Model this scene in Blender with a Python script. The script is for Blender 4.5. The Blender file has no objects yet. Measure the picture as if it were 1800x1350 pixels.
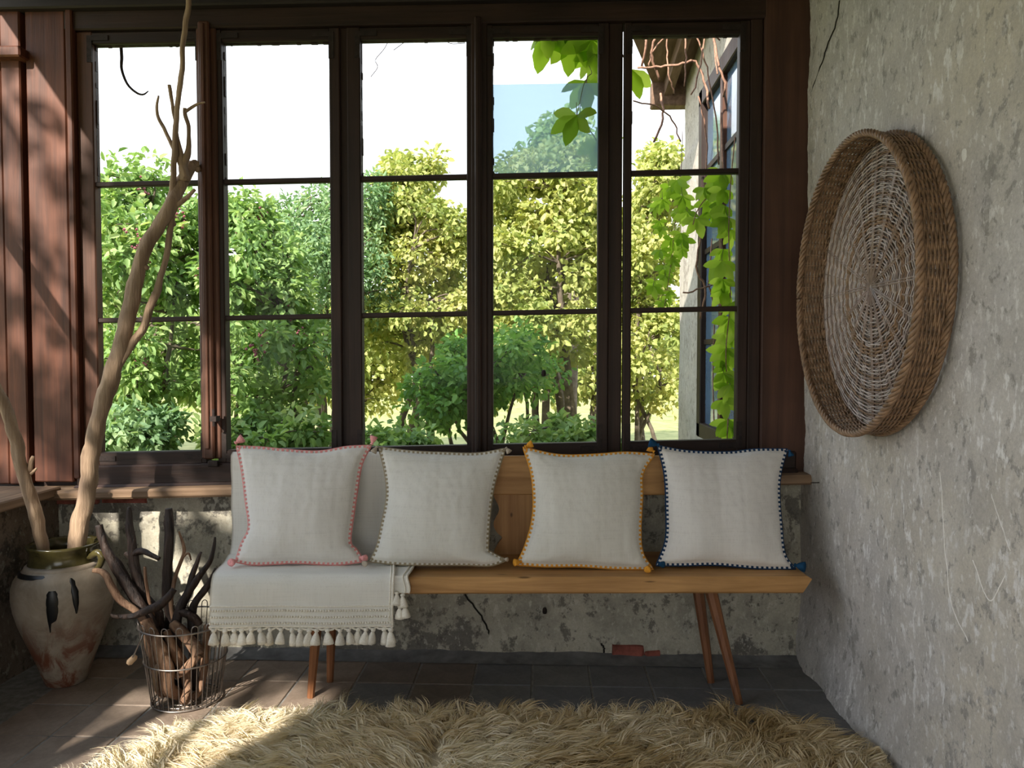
import bpy, math, random
import numpy as np
from mathutils import Vector, Matrix, noise as mnoise

rng = np.random.default_rng(7)
random.seed(7)
SC = bpy.context.scene
COL = SC.collection

# ------------------------------------------------------------------ camera
CAM_LOC = Vector((0.0, -2.96, 1.157))
YAW, PITCH = math.radians(2.33), math.radians(-2.0)
FPX = 1352.0
FW = Vector((-math.sin(YAW) * math.cos(PITCH), math.cos(YAW) * math.cos(PITCH), math.sin(PITCH)))
RT = Vector((math.cos(YAW), math.sin(YAW), 0))
UP = RT.cross(FW)
cam = bpy.data.cameras.new('camera')
cam.sensor_width = 36.0
cam.lens = FPX * 36.0 / 1800.0
cam.clip_start = 0.05
camo = bpy.data.objects.new('camera', cam)
camo.matrix_world = Matrix(((RT.x, UP.x, -FW.x, CAM_LOC.x), (RT.y, UP.y, -FW.y, CAM_LOC.y),
                            (RT.z, UP.z, -FW.z, CAM_LOC.z), (0, 0, 0, 1)))
COL.objects.link(camo)
SC.camera = camo

# ------------------------------------------------------------------ world, sun, exposure
SUN_DIR = Vector((1.0, 2.3, -1.5)).normalized()
w = bpy.data.worlds.new('sky')
SC.world = w
w.use_nodes = True
nt = w.node_tree
nt.nodes.clear()
wo = nt.nodes.new('ShaderNodeOutputWorld')
bg = nt.nodes.new('ShaderNodeBackground')
tc = nt.nodes.new('ShaderNodeTexCoord')
sp = nt.nodes.new('ShaderNodeSeparateXYZ')
rp = nt.nodes.new('ShaderNodeValToRGB')
rp.color_ramp.elements[0].position = 0.0
rp.color_ramp.elements[0].color = (1.0, 0.99, 0.97, 1)
rp.color_ramp.elements[1].position = 0.9
rp.color_ramp.elements[1].color = (0.70, 0.83, 1.0, 1)
nt.links.new(tc.outputs['Generated'], sp.inputs[0])
nt.links.new(sp.outputs['Z'], rp.inputs[0])
nt.links.new(rp.outputs[0], bg.inputs[0])
bg.inputs[1].default_value = 1.4
nt.links.new(bg.outputs[0], wo.inputs[0])

sl = bpy.data.lights.new('sun', 'SUN')
sl.energy = 6.3
sl.angle = math.radians(0.8)
sl.color = (1.0, 0.92, 0.80)
so = bpy.data.objects.new('sun', sl)
so.rotation_euler = (-SUN_DIR).to_track_quat('Z', 'Y').to_euler()
so.location = (-6, -12, 9)
COL.objects.link(so)

vs = SC.view_settings
vs.view_transform = 'Standard'
vs.look = 'None'
vs.gamma = 1.0
vs.use_curve_mapping = False
vs.exposure = 0.9


# ------------------------------------------------------------------ measuring helpers
def ray(px, py):
    return FW + RT * ((px - 900) / FPX) + UP * ((675 - py) / FPX)


def at(px, py, Y):
    d = ray(px, py)
    return CAM_LOC + d * ((Y - CAM_LOC.y) / d.y)


def atx(px, py, X):
    d = ray(px, py)
    return CAM_LOC + d * ((X - CAM_LOC.x) / d.x)


def atz(px, py, Z):
    d = ray(px, py)
    return CAM_LOC + d * ((Z - CAM_LOC.z) / d.z)


# ------------------------------------------------------------------ mesh helpers
class MB:
    """collects shapes, builds ONE mesh object"""

    def __init__(s):
        s.v, s.f, s.m = [], [], []

    def add(s, vs_, fs_, mi=0):
        o = len(s.v)
        s.v.extend([tuple(v) for v in vs_])
        s.f.extend([tuple(i + o for i in f) for f in fs_])
        s.m.extend([mi] * len(fs_))
        return s

    def box(s, x0, x1, y0, y1, z0, z1, mi=0, bev=0.0, sl=(0, 0)):
        """box with chamfered long edges; sl = (dz/dx of bottom, dz/dx of top)"""
        if bev <= 0:
            vs_ = [(x, y, z + (sl[0] if z == z0 else sl[1]) * x) for x in (x0, x1) for y in (y0, y1) for z in (z0, z1)]
            s.add(vs_, [(0, 1, 3, 2), (4, 6, 7, 5), (0, 4, 5, 1), (2, 3, 7, 6), (0, 2, 6, 4), (1, 5, 7, 3)], mi)
            return s
        b = bev
        # 24-vertex chamfer box
        vs_ = []
        idx = {}
        for ix, x in enumerate((x0, x1)):
            for iy, y in enumerate((y0, y1)):
                for iz, z in enumerate((z0, z1)):
                    dx = b if ix == 0 else -b
                    dy = b if iy == 0 else -b
                    dz = b if iz == 0 else -b
                    sz = sl[0] if iz == 0 else sl[1]
                    for k, p in enumerate(((x, y + dy, z + dz), (x + dx, y, z + dz), (x + dx, y + dy, z))):
                        idx[ix, iy, iz, k] = len(vs_)
                        vs_.append((p[0], p[1], p[2] + sz * p[0]))
        fs = []
        g = idx
        for ix in (0, 1):
            q = [g[ix, 0, 0, 0], g[ix, 0, 1, 0], g[ix, 1, 1, 0], g[ix, 1, 0, 0]]
            fs.append(q if ix == 0 else q[::-1])
        for iy in (0, 1):
            q = [g[0, iy, 0, 1], g[1, iy, 0, 1], g[1, iy, 1, 1], g[0, iy, 1, 1]]
            fs.append(q if iy == 0 else q[::-1])
        for iz in (0, 1):
            q = [g[0, 0, iz, 2], g[0, 1, iz, 2], g[1, 1, iz, 2], g[1, 0, iz, 2]]
            fs.append(q if iz == 0 else q[::-1])
        for iy in (0, 1):
            for iz in (0, 1):
                fs.append([g[0, iy, iz, 1], g[1, iy, iz, 1], g[1, iy, iz, 2], g[0, iy, iz, 2]])
        for ix in (0, 1):
            for iz in (0, 1):
                fs.append([g[ix, 0, iz, 0], g[ix, 1, iz, 0], g[ix, 1, iz, 2], g[ix, 0, iz, 2]])
            for iy in (0, 1):
                fs.append([g[ix, iy, 0, 0], g[ix, iy, 1, 0], g[ix, iy, 1, 1], g[ix, iy, 0, 1]])
            for iy in (0, 1):
                for iz in (0, 1):
                    fs.append([g[ix, iy, iz, 0], g[ix, iy, iz, 1], g[ix, iy, iz, 2]])
        s.add(vs_, fs, mi)
        return s

    def tube(s, pts, rad, n=8, mi=0, cap=True, rough=0.0, closed=False):
        pts = [Vector(p) for p in pts]
        N = len(pts)
        if not hasattr(rad, '__len__'):
            rad = [rad] * N
        prev = None
        vs_, fs = [], []
        for i, p in enumerate(pts):
            if closed:
                t = pts[(i + 1) % N] - pts[i - 1]
            else:
                t = pts[min(i + 1, N - 1)] - pts[max(i - 1, 0)]
            if t.length < 1e-9:
                t = Vector((0, 0, 1))
            t.normalize()
            if prev is None:
                a = Vector((0, 0, 1)) if abs(t.z) < 0.9 else Vector((1, 0, 0))
                u = t.cross(a).normalized()
            else:
                u = (prev - t * prev.dot(t))
                u = u.normalized() if u.length > 1e-6 else t.orthogonal().normalized()
            prev = u
            vv = t.cross(u)
            for k in range(n):
                a = 2 * math.pi * k / n
                r = rad[i]
                if rough:
                    r *= 1 + rough * mnoise.noise(Vector((p.x * 9 + 3 * math.cos(a), p.y * 9 + 3 * math.sin(a), p.z * 9))) \
                         + rough * .6 * mnoise.noise(Vector((p.x * 30 + 2 * math.cos(a), p.y * 30 + 2 * math.sin(a), p.z * 30)))
                vs_.append(p + (u * math.cos(a) + vv * math.sin(a)) * r)
        M_ = N if closed else N - 1
        for i in range(M_):
            j = (i + 1) % N
            for k in range(n):
                k2 = (k + 1) % n
                fs.append((i * n + k, i * n + k2, j * n + k2, j * n + k))
        if cap and not closed:
            fs.append(tuple(range(n - 1, -1, -1)))
            fs.append(tuple((N - 1) * n + k for k in range(n)))
        s.add(vs_, fs, mi)
        return s

    def lathe(s, prof, c=(0, 0, 0), n=24, mi=0, fn=None, close_ends=True):
        vs_, fs = [], []
        for (r, z) in prof:
            for k in range(n):
                a = 2 * math.pi * k / n
                rr = r * (fn(a, z) if fn else 1)
                vs_.append((c[0] + rr * math.cos(a), c[1] + rr * math.sin(a), c[2] + z))
        for i in range(len(prof) - 1):
            for k in range(n):
                k2 = (k + 1) % n
                fs.append((i * n + k, i * n + k2, (i + 1) * n + k2, (i + 1) * n + k))
        if close_ends:
            fs.append(tuple(range(n - 1, -1, -1)))
            fs.append(tuple((len(prof) - 1) * n + k for k in range(n)))
        s.add(vs_, fs, mi)
        return s

    def grid(s, fn, nu, nv, mi=0, flip=False):
        vs_ = [fn(i / nu, j / nv) for j in range(nv + 1) for i in range(nu + 1)]
        fs = []
        for j in range(nv):
            for i in range(nu):
                a = j * (nu + 1) + i
                q = (a, a + 1, a + nu + 2, a + nu + 1)
                fs.append(q[::-1] if flip else q)
        s.add(vs_, fs, mi)
        return s

    def mesh(s, name, off=(0, 0, 0)):
        me = bpy.data.meshes.new(name)
        ox, oy, oz = off
        me.from_pydata([(x - ox, y - oy, z - oz) for x, y, z in s.v], [], s.f)
        if any(s.m):
            me.polygons.foreach_set('material_index', s.m)
        return me

    def build(s, name, mats, parent=None, smooth=False, origin=None):
        """parent given: mesh kept relative to the parent; else origin at the base centre"""
        if parent is not None:
            off = world_loc(parent)
        elif origin is not None:
            off = origin
        else:
            a = np.array(s.v)
            off = ((a[:, 0].min() + a[:, 0].max()) / 2, (a[:, 1].min() + a[:, 1].max()) / 2, a[:, 2].min())
        me = s.mesh(name, off)
        if not isinstance(mats, (list, tuple)):
            mats = [mats]
        for m in mats:
            me.materials.append(m)
        if smooth:
            me.polygons.foreach_set('use_smooth', [True] * len(me.polygons))
        o = bpy.data.objects.new(name, me)
        COL.objects.link(o)
        if parent is not None:
            o.parent = parent
        else:
            o.location = off
        return o


def world_loc(o):
    p = Vector((0, 0, 0))
    while o is not None:
        p = p + Vector(o.location)
        o = o.parent
    return p


def tag(o, label=None, cat=None, group=None, kind=None):
    if label:
        o['label'] = label
    if cat:
        o['category'] = cat
    if group:
        o['group'] = group
    if kind:
        o['kind'] = kind
    return o


def thing(name, loc, label, cat, group=None):
    o = bpy.data.objects.new(name, None)
    o.empty_display_size = 0.05
    o.location = loc
    COL.objects.link(o)
    return tag(o, label, cat, group)


def struct(o):
    o['kind'] = 'structure'
    return o


def smooth_path(pts, sub=5):
    """Catmull-Rom through (vector, radius)"""
    P = [np.array([*p, r]) for p, r in pts]
    P = [2 * P[0] - P[1]] + P + [2 * P[-1] - P[-2]]
    out = []
    for i in range(1, len(P) - 2):
        for k in range(sub):
            t = k / sub
            a, b, c, d = P[i - 1], P[i], P[i + 1], P[i + 2]
            out.append(0.5 * ((2 * b) + (-a + c) * t + (2 * a - 5 * b + 4 * c - d) * t * t + (-a + 3 * b - 3 * c + d) * t ** 3))
    out.append(P[-2])
    return [Vector(q[:3]) for q in out], [max(float(q[3]), 0.0006) for q in out]


# ------------------------------------------------------------------ material helpers
def new_mat(name):
    m = bpy.data.materials.new(name)
    m.use_nodes = True
    n = m.node_tree.nodes
    b = n['Principled BSDF']
    return m, m.node_tree, b


def node(t, typ, **kw):
    n = t.nodes.new(typ)
    for k, v in kw.items():
        if k.startswith('i_'):
            n.inputs[k[2:].replace('_', ' ')].default_value = v
        else:
            setattr(n, k, v)
    return n


def mapped(t, scale, coord='Object', rot=(0, 0, 0), loc=(0, 0, 0)):
    tc_ = t.nodes.new('ShaderNodeTexCoord')
    mp = t.nodes.new('ShaderNodeMapping')
    mp.inputs['Scale'].default_value = scale
    mp.inputs['Rotation'].default_value = rot
    mp.inputs['Location'].default_value = loc
    t.links.new(tc_.outputs[coord], mp.inputs[0])
    return mp.outputs[0]


def ramp(t, src, stops):
    r = t.nodes.new('ShaderNodeValToRGB')
    e = r.color_ramp.elements
    while len(e) < len(stops):
        e.new(0.5)
    for el, (p, c) in zip(e, stops):
        el.position = p
        el.color = (*c, 1) if len(c) == 3 else c
    t.links.new(src, r.inputs[0])
    return r.outputs[0]


def noise(t, vec, scale, detail=4, rough=0.6, dist=0.0):
    n = node(t, 'ShaderNodeTexNoise')
    n.inputs['Scale'].default_value = scale
    n.inputs['Detail'].default_value = detail
    n.inputs['Roughness'].default_value = rough
    n.inputs['Distortion'].default_value = dist
    t.links.new(vec, n.inputs['Vector'])
    return n.outputs['Fac']


def mix(t, fac, a, b, typ='MIX'):
    m = node(t, 'ShaderNodeMix', data_type='RGBA', blend_type=typ)
    if isinstance(fac, (int, float)):
        m.inputs[0].default_value = fac
    else:
        t.links.new(fac, m.inputs[0])
    for i, x in ((6, a), (7, b)):
        if isinstance(x, tuple):
            m.inputs[i].default_value = (*x, 1)
        else:
            t.links.new(x, m.inputs[i])
    return m.outputs[2]


def bump(t, b, h, strength=0.3, dist=0.01):
    n = node(t, 'ShaderNodeBump')
    n.inputs['Strength'].default_value = strength
    n.inputs['Distance'].default_value = dist
    t.links.new(h, n.inputs['Height'])
    t.links.new(n.outputs[0], b.inputs['Normal'])


def wood(name, dark, light, axis='z', rough=0.6, grain=1.0, bs=0.35, knots=None, spec=0.3):
    m, t, b = new_mat(name)
    st = {'x': (1.2, 26, 26), 'y': (26, 1.2, 26), 'z': (26, 26, 1.2)}[axis]
    v = mapped(t, tuple(q * grain for q in st))
    f1 = noise(t, v, 1.0, 6, 0.65, 0.4)
    v2 = mapped(t, (3, 3, 3))
    f2 = noise(t, v2, 1.0, 3, 0.6)
    c = ramp(t, f1, [(0.3, dark), (0.7, light)])
    c = mix(t, ramp(t, f2, [(0.35, (0, 0, 0)), (0.75, (0.55, 0.55, 0.55))]), c, tuple(0.55 * q for q in dark))
    if knots:
        vk = mapped(t, knots)
        vo = node(t, 'ShaderNodeTexVoronoi')
        vo.inputs['Scale'].default_value = 1.0
        t.links.new(vk, vo.inputs['Vector'])
        k = ramp(t, vo.outputs['Distance'], [(0.05, (0.8, 0.8, 0.8)), (0.11, (0, 0, 0))])
        c = mix(t, k, c, tuple(0.25 * q for q in dark))
    t.links.new(c, b.inputs['Base Color'])
    b.inputs['Roughness'].default_value = rough
    b.inputs['Specular IOR Level'].default_value = spec
    bump(t, b, f1, bs, 0.004 if bs < .75 else 0.012)
    return m


def plain(name, c, rough=0.7, var=0.25, scale=30, metal=0.0, bs=0.1, spec=0.3, dist=0.002):
    m, t, b = new_mat(name)
    f = noise(t, mapped(t, (1, 1, 1)), scale, 4)
    col = ramp(t, f, [(0.3, tuple(q * (1 - var) for q in c)), (0.7, tuple(min(1, q * (1 + var)) for q in c))])
    t.links.new(col, b.inputs['Base Color'])
    b.inputs['Roughness'].default_value = rough
    b.inputs['Metallic'].default_value = metal
    b.inputs['Specular IOR Level'].default_value = spec
    bump(t, b, f, bs, dist)
    return m


def plaster(name, base, pale, dark, warm, flat, chip=0.5, darkness=0.5):
    """aged limewash; flat = axis that is flattened for vertical streaks"""
    m, t, b = new_mat(name)
    v = mapped(t, (1, 1, 1))
    vz = mapped(t, (1, 1, 0.42))
    big = noise(t, v, 1.3, 5, 0.62)
    c = mix(t, ramp(t, big, [(0.35, (0, 0, 0)), (0.65, (1, 1, 1))]), base, warm)
    med = noise(t, v, 6, 6, 0.7)
    c = mix(t, ramp(t, med, [(0.40, (0, 0, 0)), (0.72, (0.6, 0.6, 0.6))]), c, dark)
    bl = noise(t, mapped(t, (1, 1, 1), loc=(4, 2, 7)), 2.6, 7, 0.72)
    bl2 = ramp(t, bl, [(0.60 - 0.1 * darkness, (0, 0, 0)), (0.63 - 0.1 * darkness, (0.85, 0.85, 0.85))])
    c = mix(t, bl2, c, dark)
    sk = noise(t, mapped(t, (1, 1, .8), loc=(8, 3, 1)), 22, 5, 0.7)
    c = mix(t, ramp(t, sk, [(0.56, (0, 0, 0)), (0.62, (0.75, 0.75, 0.75))]), c, tuple(.8 * q for q in dark))
    sk2 = noise(t, mapped(t, (1, 1, .6), loc=(2, 9, 4)), 45, 4, 0.65)
    c = mix(t, ramp(t, sk2, [(0.58, (0, 0, 0)), (0.63, (0.6, 0.6, 0.6))]), c, pale)
    ch = noise(t, vz, 34, 5, 0.62, 0.3)
    mask = noise(t, mapped(t, (1, 1, 1), loc=(1, 5, 3)), 3.0, 4, 0.6)
    mm = node(t, 'ShaderNodeMath', operation='MULTIPLY')
    chr_ = ramp(t, ch, [(0.60 - 0.06 * chip, (0, 0, 0)), (0.66 - 0.05 * chip, (1, 1, 1))])
    t.links.new(chr_, mm.inputs[0])
    t.links.new(ramp(t, mask, [(0.42, (0, 0, 0)), (0.62, (1, 1, 1))]), mm.inputs[1])
    c = mix(t, mm.outputs[0], c, pale)
    fine = noise(t, v, 120, 4, 0.7)
    c = mix(t, 0.35, c, ramp(t, fine, [(0.25, (0.25, 0.25, 0.25)), (0.75, (1, 1, 1))]), 'MULTIPLY')
    t.links.new(c, b.inputs['Base Color'])
    b.inputs['Roughness'].default_value = 0.85
    b.inputs['Specular IOR Level'].default_value = 0.2
    ad = node(t, 'ShaderNodeMath', operation='ADD')
    t.links.new(med, ad.inputs[0])
    s2 = node(t, 'ShaderNodeMath', operation='MULTIPLY')
    s2.inputs[1].default_value = 0.35
    t.links.new(fine, s2.inputs[0])
    t.links.new(s2.outputs[0], ad.inputs[1])
    bump(t, b, ad.outputs[0], 0.5, 0.012)
    return m


def leaf_mat(name, cols, trans=0.45, rough=0.5):
    """cols: ramp over per-leaf attribute 'tint'"""
    m, t, b = new_mat(name)
    a = node(t, 'ShaderNodeAttribute', attribute_name='tint')
    c = ramp(t, a.outputs['Fac'], [(i / (len(cols) - 1), q) for i, q in enumerate(cols)])
    t.links.new(c, b.inputs['Base Color'])
    b.inputs['Roughness'].default_value = rough
    b.inputs['Specular IOR Level'].default_value = 0.25
    tr = node(t, 'ShaderNodeBsdfTranslucent')
    c2 = mix(t, 1.0, c, (1.0, 1.0, 0.55), 'MULTIPLY')
    t.links.new(c2, tr.inputs[0])
    ms = node(t, 'ShaderNodeMixShader')
    ms.inputs[0].default_value = trans
    t.links.new(b.outputs[0], ms.inputs[1])
    t.links.new(tr.outputs[0], ms.inputs[2])
    t.links.new(ms.outputs[0], t.nodes['Material Output'].inputs[0])
    return m


def fabric(name, c, weave=900, bs=0.10):
    m, t, b = new_mat(name)
    f = noise(t, mapped(t, (1, 1, 1)), 7, 4, 0.6)
    fv = noise(t, mapped(t, (220, 220, 6)), 1, 2, 0.5)
    fh = noise(t, mapped(t, (6, 6, 260)), 1, 2, 0.5)
    col = ramp(t, f, [(0.3, tuple(q * 0.92 for q in c)), (0.7, c)])
    ad = node(t, 'ShaderNodeMath', operation='ADD')
    t.links.new(fv, ad.inputs[0])
    t.links.new(fh, ad.inputs[1])
    col = mix(t, 0.16, col, ramp(t, ad.outputs[0], [(0.7, (0.55, 0.52, 0.48)), (1.3, (1, 1, 1))]), 'MULTIPLY')
    t.links.new(col, b.inputs['Base Color'])
    b.inputs['Roughness'].default_value = 0.95
    b.inputs['Specular IOR Level'].default_value = 0.1
    b.inputs['Sheen Weight'].default_value = 0.15
    bump(t, b, ad.outputs[0], bs, 0.0015)
    return m


# ------------------------------------------------------------------ materials
RED = (0.26, 0.105, 0.06)
M_board = wood('red_brown_boards', (0.035, 0.011, 0.006), (0.17, 0.058, 0.030), 'z', 0.55, bs=0.5)
M_framez = wood('dark_frame_vertical', (0.012, 0.006, 0.0045), (0.046, 0.023, 0.016), 'z', 0.55, bs=0.5)
M_framex = wood('dark_frame_horizontal', (0.012, 0.006, 0.0045), (0.046, 0.023, 0.016), 'x', 0.55, bs=0.5)
M_stripz = wood('brown_cover_strip', (0.04, 0.017, 0.010), (0.15, 0.062, 0.036), 'z', 0.55, bs=0.5)
M_post = wood('brown_post', (0.04, 0.018, 0.012), (0.12, 0.055, 0.035), 'z', 0.6, grain=0.6, bs=0.4)
M_beam = wood('dark_beam', (0.012, 0.009, 0.010), (0.036, 0.024, 0.022), 'x', 0.6, bs=0.4)
M_sill = wood('weathered_sill', (0.14, 0.085, 0.05), (0.36, 0.24, 0.15), 'x', 0.7, bs=0.6)
M_silly = wood('weathered_sill_side', (0.14, 0.085, 0.05), (0.36, 0.24, 0.15), 'y', 0.7, bs=0.6)
M_bench = wood('honey_pine', (0.30, 0.145, 0.048), (0.60, 0.34, 0.135), 'x', 0.5, bs=0.25, knots=(4.2, 12, 30))
M_benchz = wood('honey_pine_upright', (0.28, 0.13, 0.045), (0.54, 0.30, 0.12), 'z', 0.5, bs=0.25, knots=(16, 12, 9))
M_leg = wood('brown_bench_leg', (0.15, 0.055, 0.025), (0.34, 0.15, 0.065), 'z', 0.45, bs=0.3)
M_ceil = wood('ceiling_boards', (0.05, 0.03, 0.02), (0.13, 0.08, 0.05), 'y', 0.7)
M_iron = plain('rusty_iron', (0.03, 0.022, 0.02), 0.6, 0.4, 60, 0.5)
M_wire = plain('grey_wire', (0.30, 0.27, 0.25), 0.4, 0.3, 60, 0.8)
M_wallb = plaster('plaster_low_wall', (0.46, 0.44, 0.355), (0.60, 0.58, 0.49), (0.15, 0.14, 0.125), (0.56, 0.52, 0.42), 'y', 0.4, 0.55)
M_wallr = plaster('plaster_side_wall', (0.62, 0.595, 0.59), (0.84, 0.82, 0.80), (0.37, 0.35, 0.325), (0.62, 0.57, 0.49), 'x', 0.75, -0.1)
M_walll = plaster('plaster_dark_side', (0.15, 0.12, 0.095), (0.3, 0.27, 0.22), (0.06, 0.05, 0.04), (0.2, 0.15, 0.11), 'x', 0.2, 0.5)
M_cement = plain('cement_fillet', (0.17, 0.17, 0.17), 0.9, 0.35, 14, bs=0.4, dist=0.006)
M_grout = plain('tile_grout', (0.24, 0.235, 0.22), 0.95, 0.3, 40)
M_brick = plain('old_brick', (0.24, 0.075, 0.055), 0.9, 0.45, 25, bs=0.5, dist=0.006)
M_crack = plain('crack_dark', (0.02, 0.018, 0.015), 0.95)


def tile_mat(name, a, bcol):
    m, t, b = new_mat(name)
    f = noise(t, mapped(t, (1, 1, 1)), 9, 6, 0.7)
    f2 = noise(t, mapped(t, (1, 1, 1)), 60, 4, 0.7)
    c = ramp(t, f, [(0.3, a), (0.72, bcol)])
    c = mix(t, 0.4, c, ramp(t, f2, [(0.3, (0.5, 0.5, 0.5)), (0.7, (1, 1, 1))]), 'MULTIPLY')
    t.links.new(c, b.inputs['Base Color'])
    b.inputs['Roughness'].default_value = 0.6
    bump(t, b, f2, 0.25, 0.003)
    return m


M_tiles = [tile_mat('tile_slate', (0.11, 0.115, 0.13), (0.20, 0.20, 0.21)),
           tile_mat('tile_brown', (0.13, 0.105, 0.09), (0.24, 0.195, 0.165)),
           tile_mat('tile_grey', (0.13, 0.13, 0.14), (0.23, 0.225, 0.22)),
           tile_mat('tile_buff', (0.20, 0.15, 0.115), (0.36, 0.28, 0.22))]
M_linen = [fabric('linen_white_%d' % i, c) for i, c in enumerate(
    [(0.72, 0.70, 0.665), (0.70, 0.69, 0.645), (0.69, 0.675, 0.62), (0.74, 0.72, 0.69)])]
M_throw = fabric('throw_cotton', (0.75, 0.735, 0.69), bs=0.15)
M_cotton = plain('cotton_yarn', (0.76, 0.72, 0.64), 0.95, 0.12, 200, bs=0.4, spec=0.05)
M_yarn = [plain('yarn_pink', (0.66, 0.27, 0.26), 0.95, 0.2, 200, spec=0.05),
          plain('yarn_olive', (0.30, 0.25, 0.17), 0.95, 0.2, 200, spec=0.05),
          plain('yarn_mustard', (0.62, 0.29, 0.05), 0.95, 0.2, 200, spec=0.05),
          plain('yarn_navy', (0.02, 0.045, 0.10), 0.95, 0.2, 200, spec=0.05)]
M_yarn_t = [plain('tassel_pink', (0.80, 0.36, 0.36), 0.95, 0.2, 200, spec=0.05),
            plain('tassel_grey', (0.42, 0.36, 0.29), 0.95, 0.2, 200, spec=0.05),
            plain('tassel_mustard', (0.66, 0.30, 0.04), 0.95, 0.2, 200, spec=0.05),
            plain('tassel_navy', (0.015, 0.06, 0.13), 0.95, 0.2, 200, spec=0.05)]
M_wick_in = plain('wicker_sky_sheen', (0.46, 0.39, 0.36), 0.38, 0.35, 45, bs=0.2, spec=0.5)  # pale grey-lilac reflection of the sky put into the inner weave's colour
M_wick_mid = plain('wicker_dull', (0.26, 0.19, 0.155), 0.42, 0.4, 45, bs=0.2, spec=0.5)
M_wick_out = plain('wicker_brown', (0.235, 0.145, 0.085), 0.5, 0.5, 45, bs=0.2, spec=0.4)
M_bark = [wood('driftwood_branch', (0.20, 0.13, 0.085), (0.46, 0.33, 0.22), 'z', 0.75, 1.4, 0.8),
          wood('charred_stick', (0.005, 0.0045, 0.005), (0.085, 0.055, 0.044), 'z', 0.5, 1.6, 1.0),
          wood('brown_stick', (0.09, 0.042, 0.025), (0.42, 0.26, 0.165), 'z', 0.75, 1.6, 1.0)]
M_vine_dry = plain('dry_vine_bark', (0.30, 0.17, 0.12), 0.8, 0.4, 60)
M_stem = plain('green_stem', (0.14, 0.12, 0.05), 0.7, 0.3, 60)
M_trunk = plain('grey_trunk', (0.14, 0.11, 0.085), 0.9, 0.4, 20, bs=0.5, dist=0.01)
M_glass, t, b = new_mat('clear_pane')
t.nodes.remove(b)
tr = node(t, 'ShaderNodeBsdfTransparent')
tr.inputs[0].default_value = (0.97, 0.98, 0.98, 1)
gl = node(t, 'ShaderNodeBsdfGlossy')
gl.inputs['Roughness'].default_value = 0.02
fr = node(t, 'ShaderNodeFresnel')
fr.inputs[0].default_value = 1.12
ms = node(t, 'ShaderNodeMixShader')
t.links.new(fr.outputs[0], ms.inputs[0])
t.links.new(tr.outputs[0], ms.inputs[1])
t.links.new(gl.outputs[0], ms.inputs[2])
t.links.new(ms.outputs[0], t.nodes['Material Output'].inputs[0])
M_haze, t, b = new_mat('dusty_blue_pane')
tr = node(t, 'ShaderNodeBsdfTransparent')
tr.inputs[0].default_value = (0.68, 0.78, 0.86, 1)
b.inputs['Base Color'].default_value = (0.62, 0.78, 0.9, 1)
b.inputs['Roughness'].default_value = 0.3
tl = node(t, 'ShaderNodeBsdfTranslucent')
tl.inputs[0].default_value = (0.60, 0.80, 0.95, 1)
m1 = node(t, 'ShaderNodeMixShader')
m1.inputs[0].default_value = 0.6
t.links.new(b.outputs[0], m1.inputs[1])
t.links.new(tl.outputs[0], m1.inputs[2])
m2 = node(t, 'ShaderNodeMixShader')
m2.inputs[0].default_value = 0.28
t.links.new(tr.outputs[0], m2.inputs[1])
t.links.new(m1.outputs[0], m2.inputs[2])
t.links.new(m2.outputs[0], t.nodes['Material Output'].inputs[0])


# ================================================================== THE SETTING
XR = 0.985      # face of the right wall
XL = -1.92      # face of the low left wall
YF = -5.2       # open front of the veranda, behind the camera


def bumpy(x, y, z, amp, s):
    p = Vector((x * s, y * s, z * s))
    return amp * (mnoise.noise(p) + 0.5 * mnoise.noise(p * 2.3 + Vector((5, 1, 2))) + 0.3 * mnoise.noise(p * 6.1))


# floor slab and tiles
fl = MB().box(-2.4, 1.3, YF, 0.3, -0.12, -0.003)
floor = struct(fl.build('floor', M_grout))
TS = 0.2095
tile_meshes = []
for k in range(4):
    tb = MB()
    hw = TS / 2 - 0.0030
    tb.box(-hw, hw, -hw, hw, -0.02, 0.0, bev=0.0025)
    me = tb.mesh('tile')
    me.materials.append(M_tiles[k])
    tile_meshes.append(me)
for i in range(-9, 5):
    for j in range(0, 12):
        cx, cy = 0.171 + TS * (i + 0.5), -0.287 + TS * 0.5 - TS * j
        if cx - TS / 2 > XR or cx + TS / 2 < XL - .1 or cy < -2.6:
            continue
        r = random.random()
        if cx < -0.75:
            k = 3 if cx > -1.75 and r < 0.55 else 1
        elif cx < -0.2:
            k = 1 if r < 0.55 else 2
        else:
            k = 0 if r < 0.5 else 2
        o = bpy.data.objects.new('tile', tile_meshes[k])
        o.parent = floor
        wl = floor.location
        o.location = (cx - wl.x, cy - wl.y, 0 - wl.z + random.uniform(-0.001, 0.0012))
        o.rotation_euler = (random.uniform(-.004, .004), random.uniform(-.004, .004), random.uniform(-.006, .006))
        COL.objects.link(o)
# plain screed further to the front, behind the camera
struct(MB().box(XL - 0.2, XR + .2, YF, -2.62, -0.011, -0.001).build('floor_front', M_tiles[3]))

# cement fillet along the foot of the back wall
tf = MB()
tf.grid(lambda u, v: (XL - .05 + u * (XR - XL + .1),
                      -0.105 + 0.125 * v + bumpy(u * 6, 0, 0, .006, 3) * (1 - v),
                      0.002 + 0.026 * v * v + bumpy(u * 7, v, 3, .003, 4) * v), 90, 6)
struct(tf.build('trim_1', M_cement, smooth=True))

# low back wall, rough plaster on old masonry
wb = MB()
X0, X1 = XL - 0.35, XR + 0.12


def wbf(u, v):
    x = X0 + u * (X1 - X0)
    zt = 0.665 + 0.024 * (x + 1.0)
    z = -0.02 + v * (zt + .02)
    y = bumpy(x, 0, z, 0.008, 3.5) + bumpy(x, 5, z, .003, 22)
    y += -0.018 * max(0, 1 - z / 0.12)
    return (x, y, z)


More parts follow.
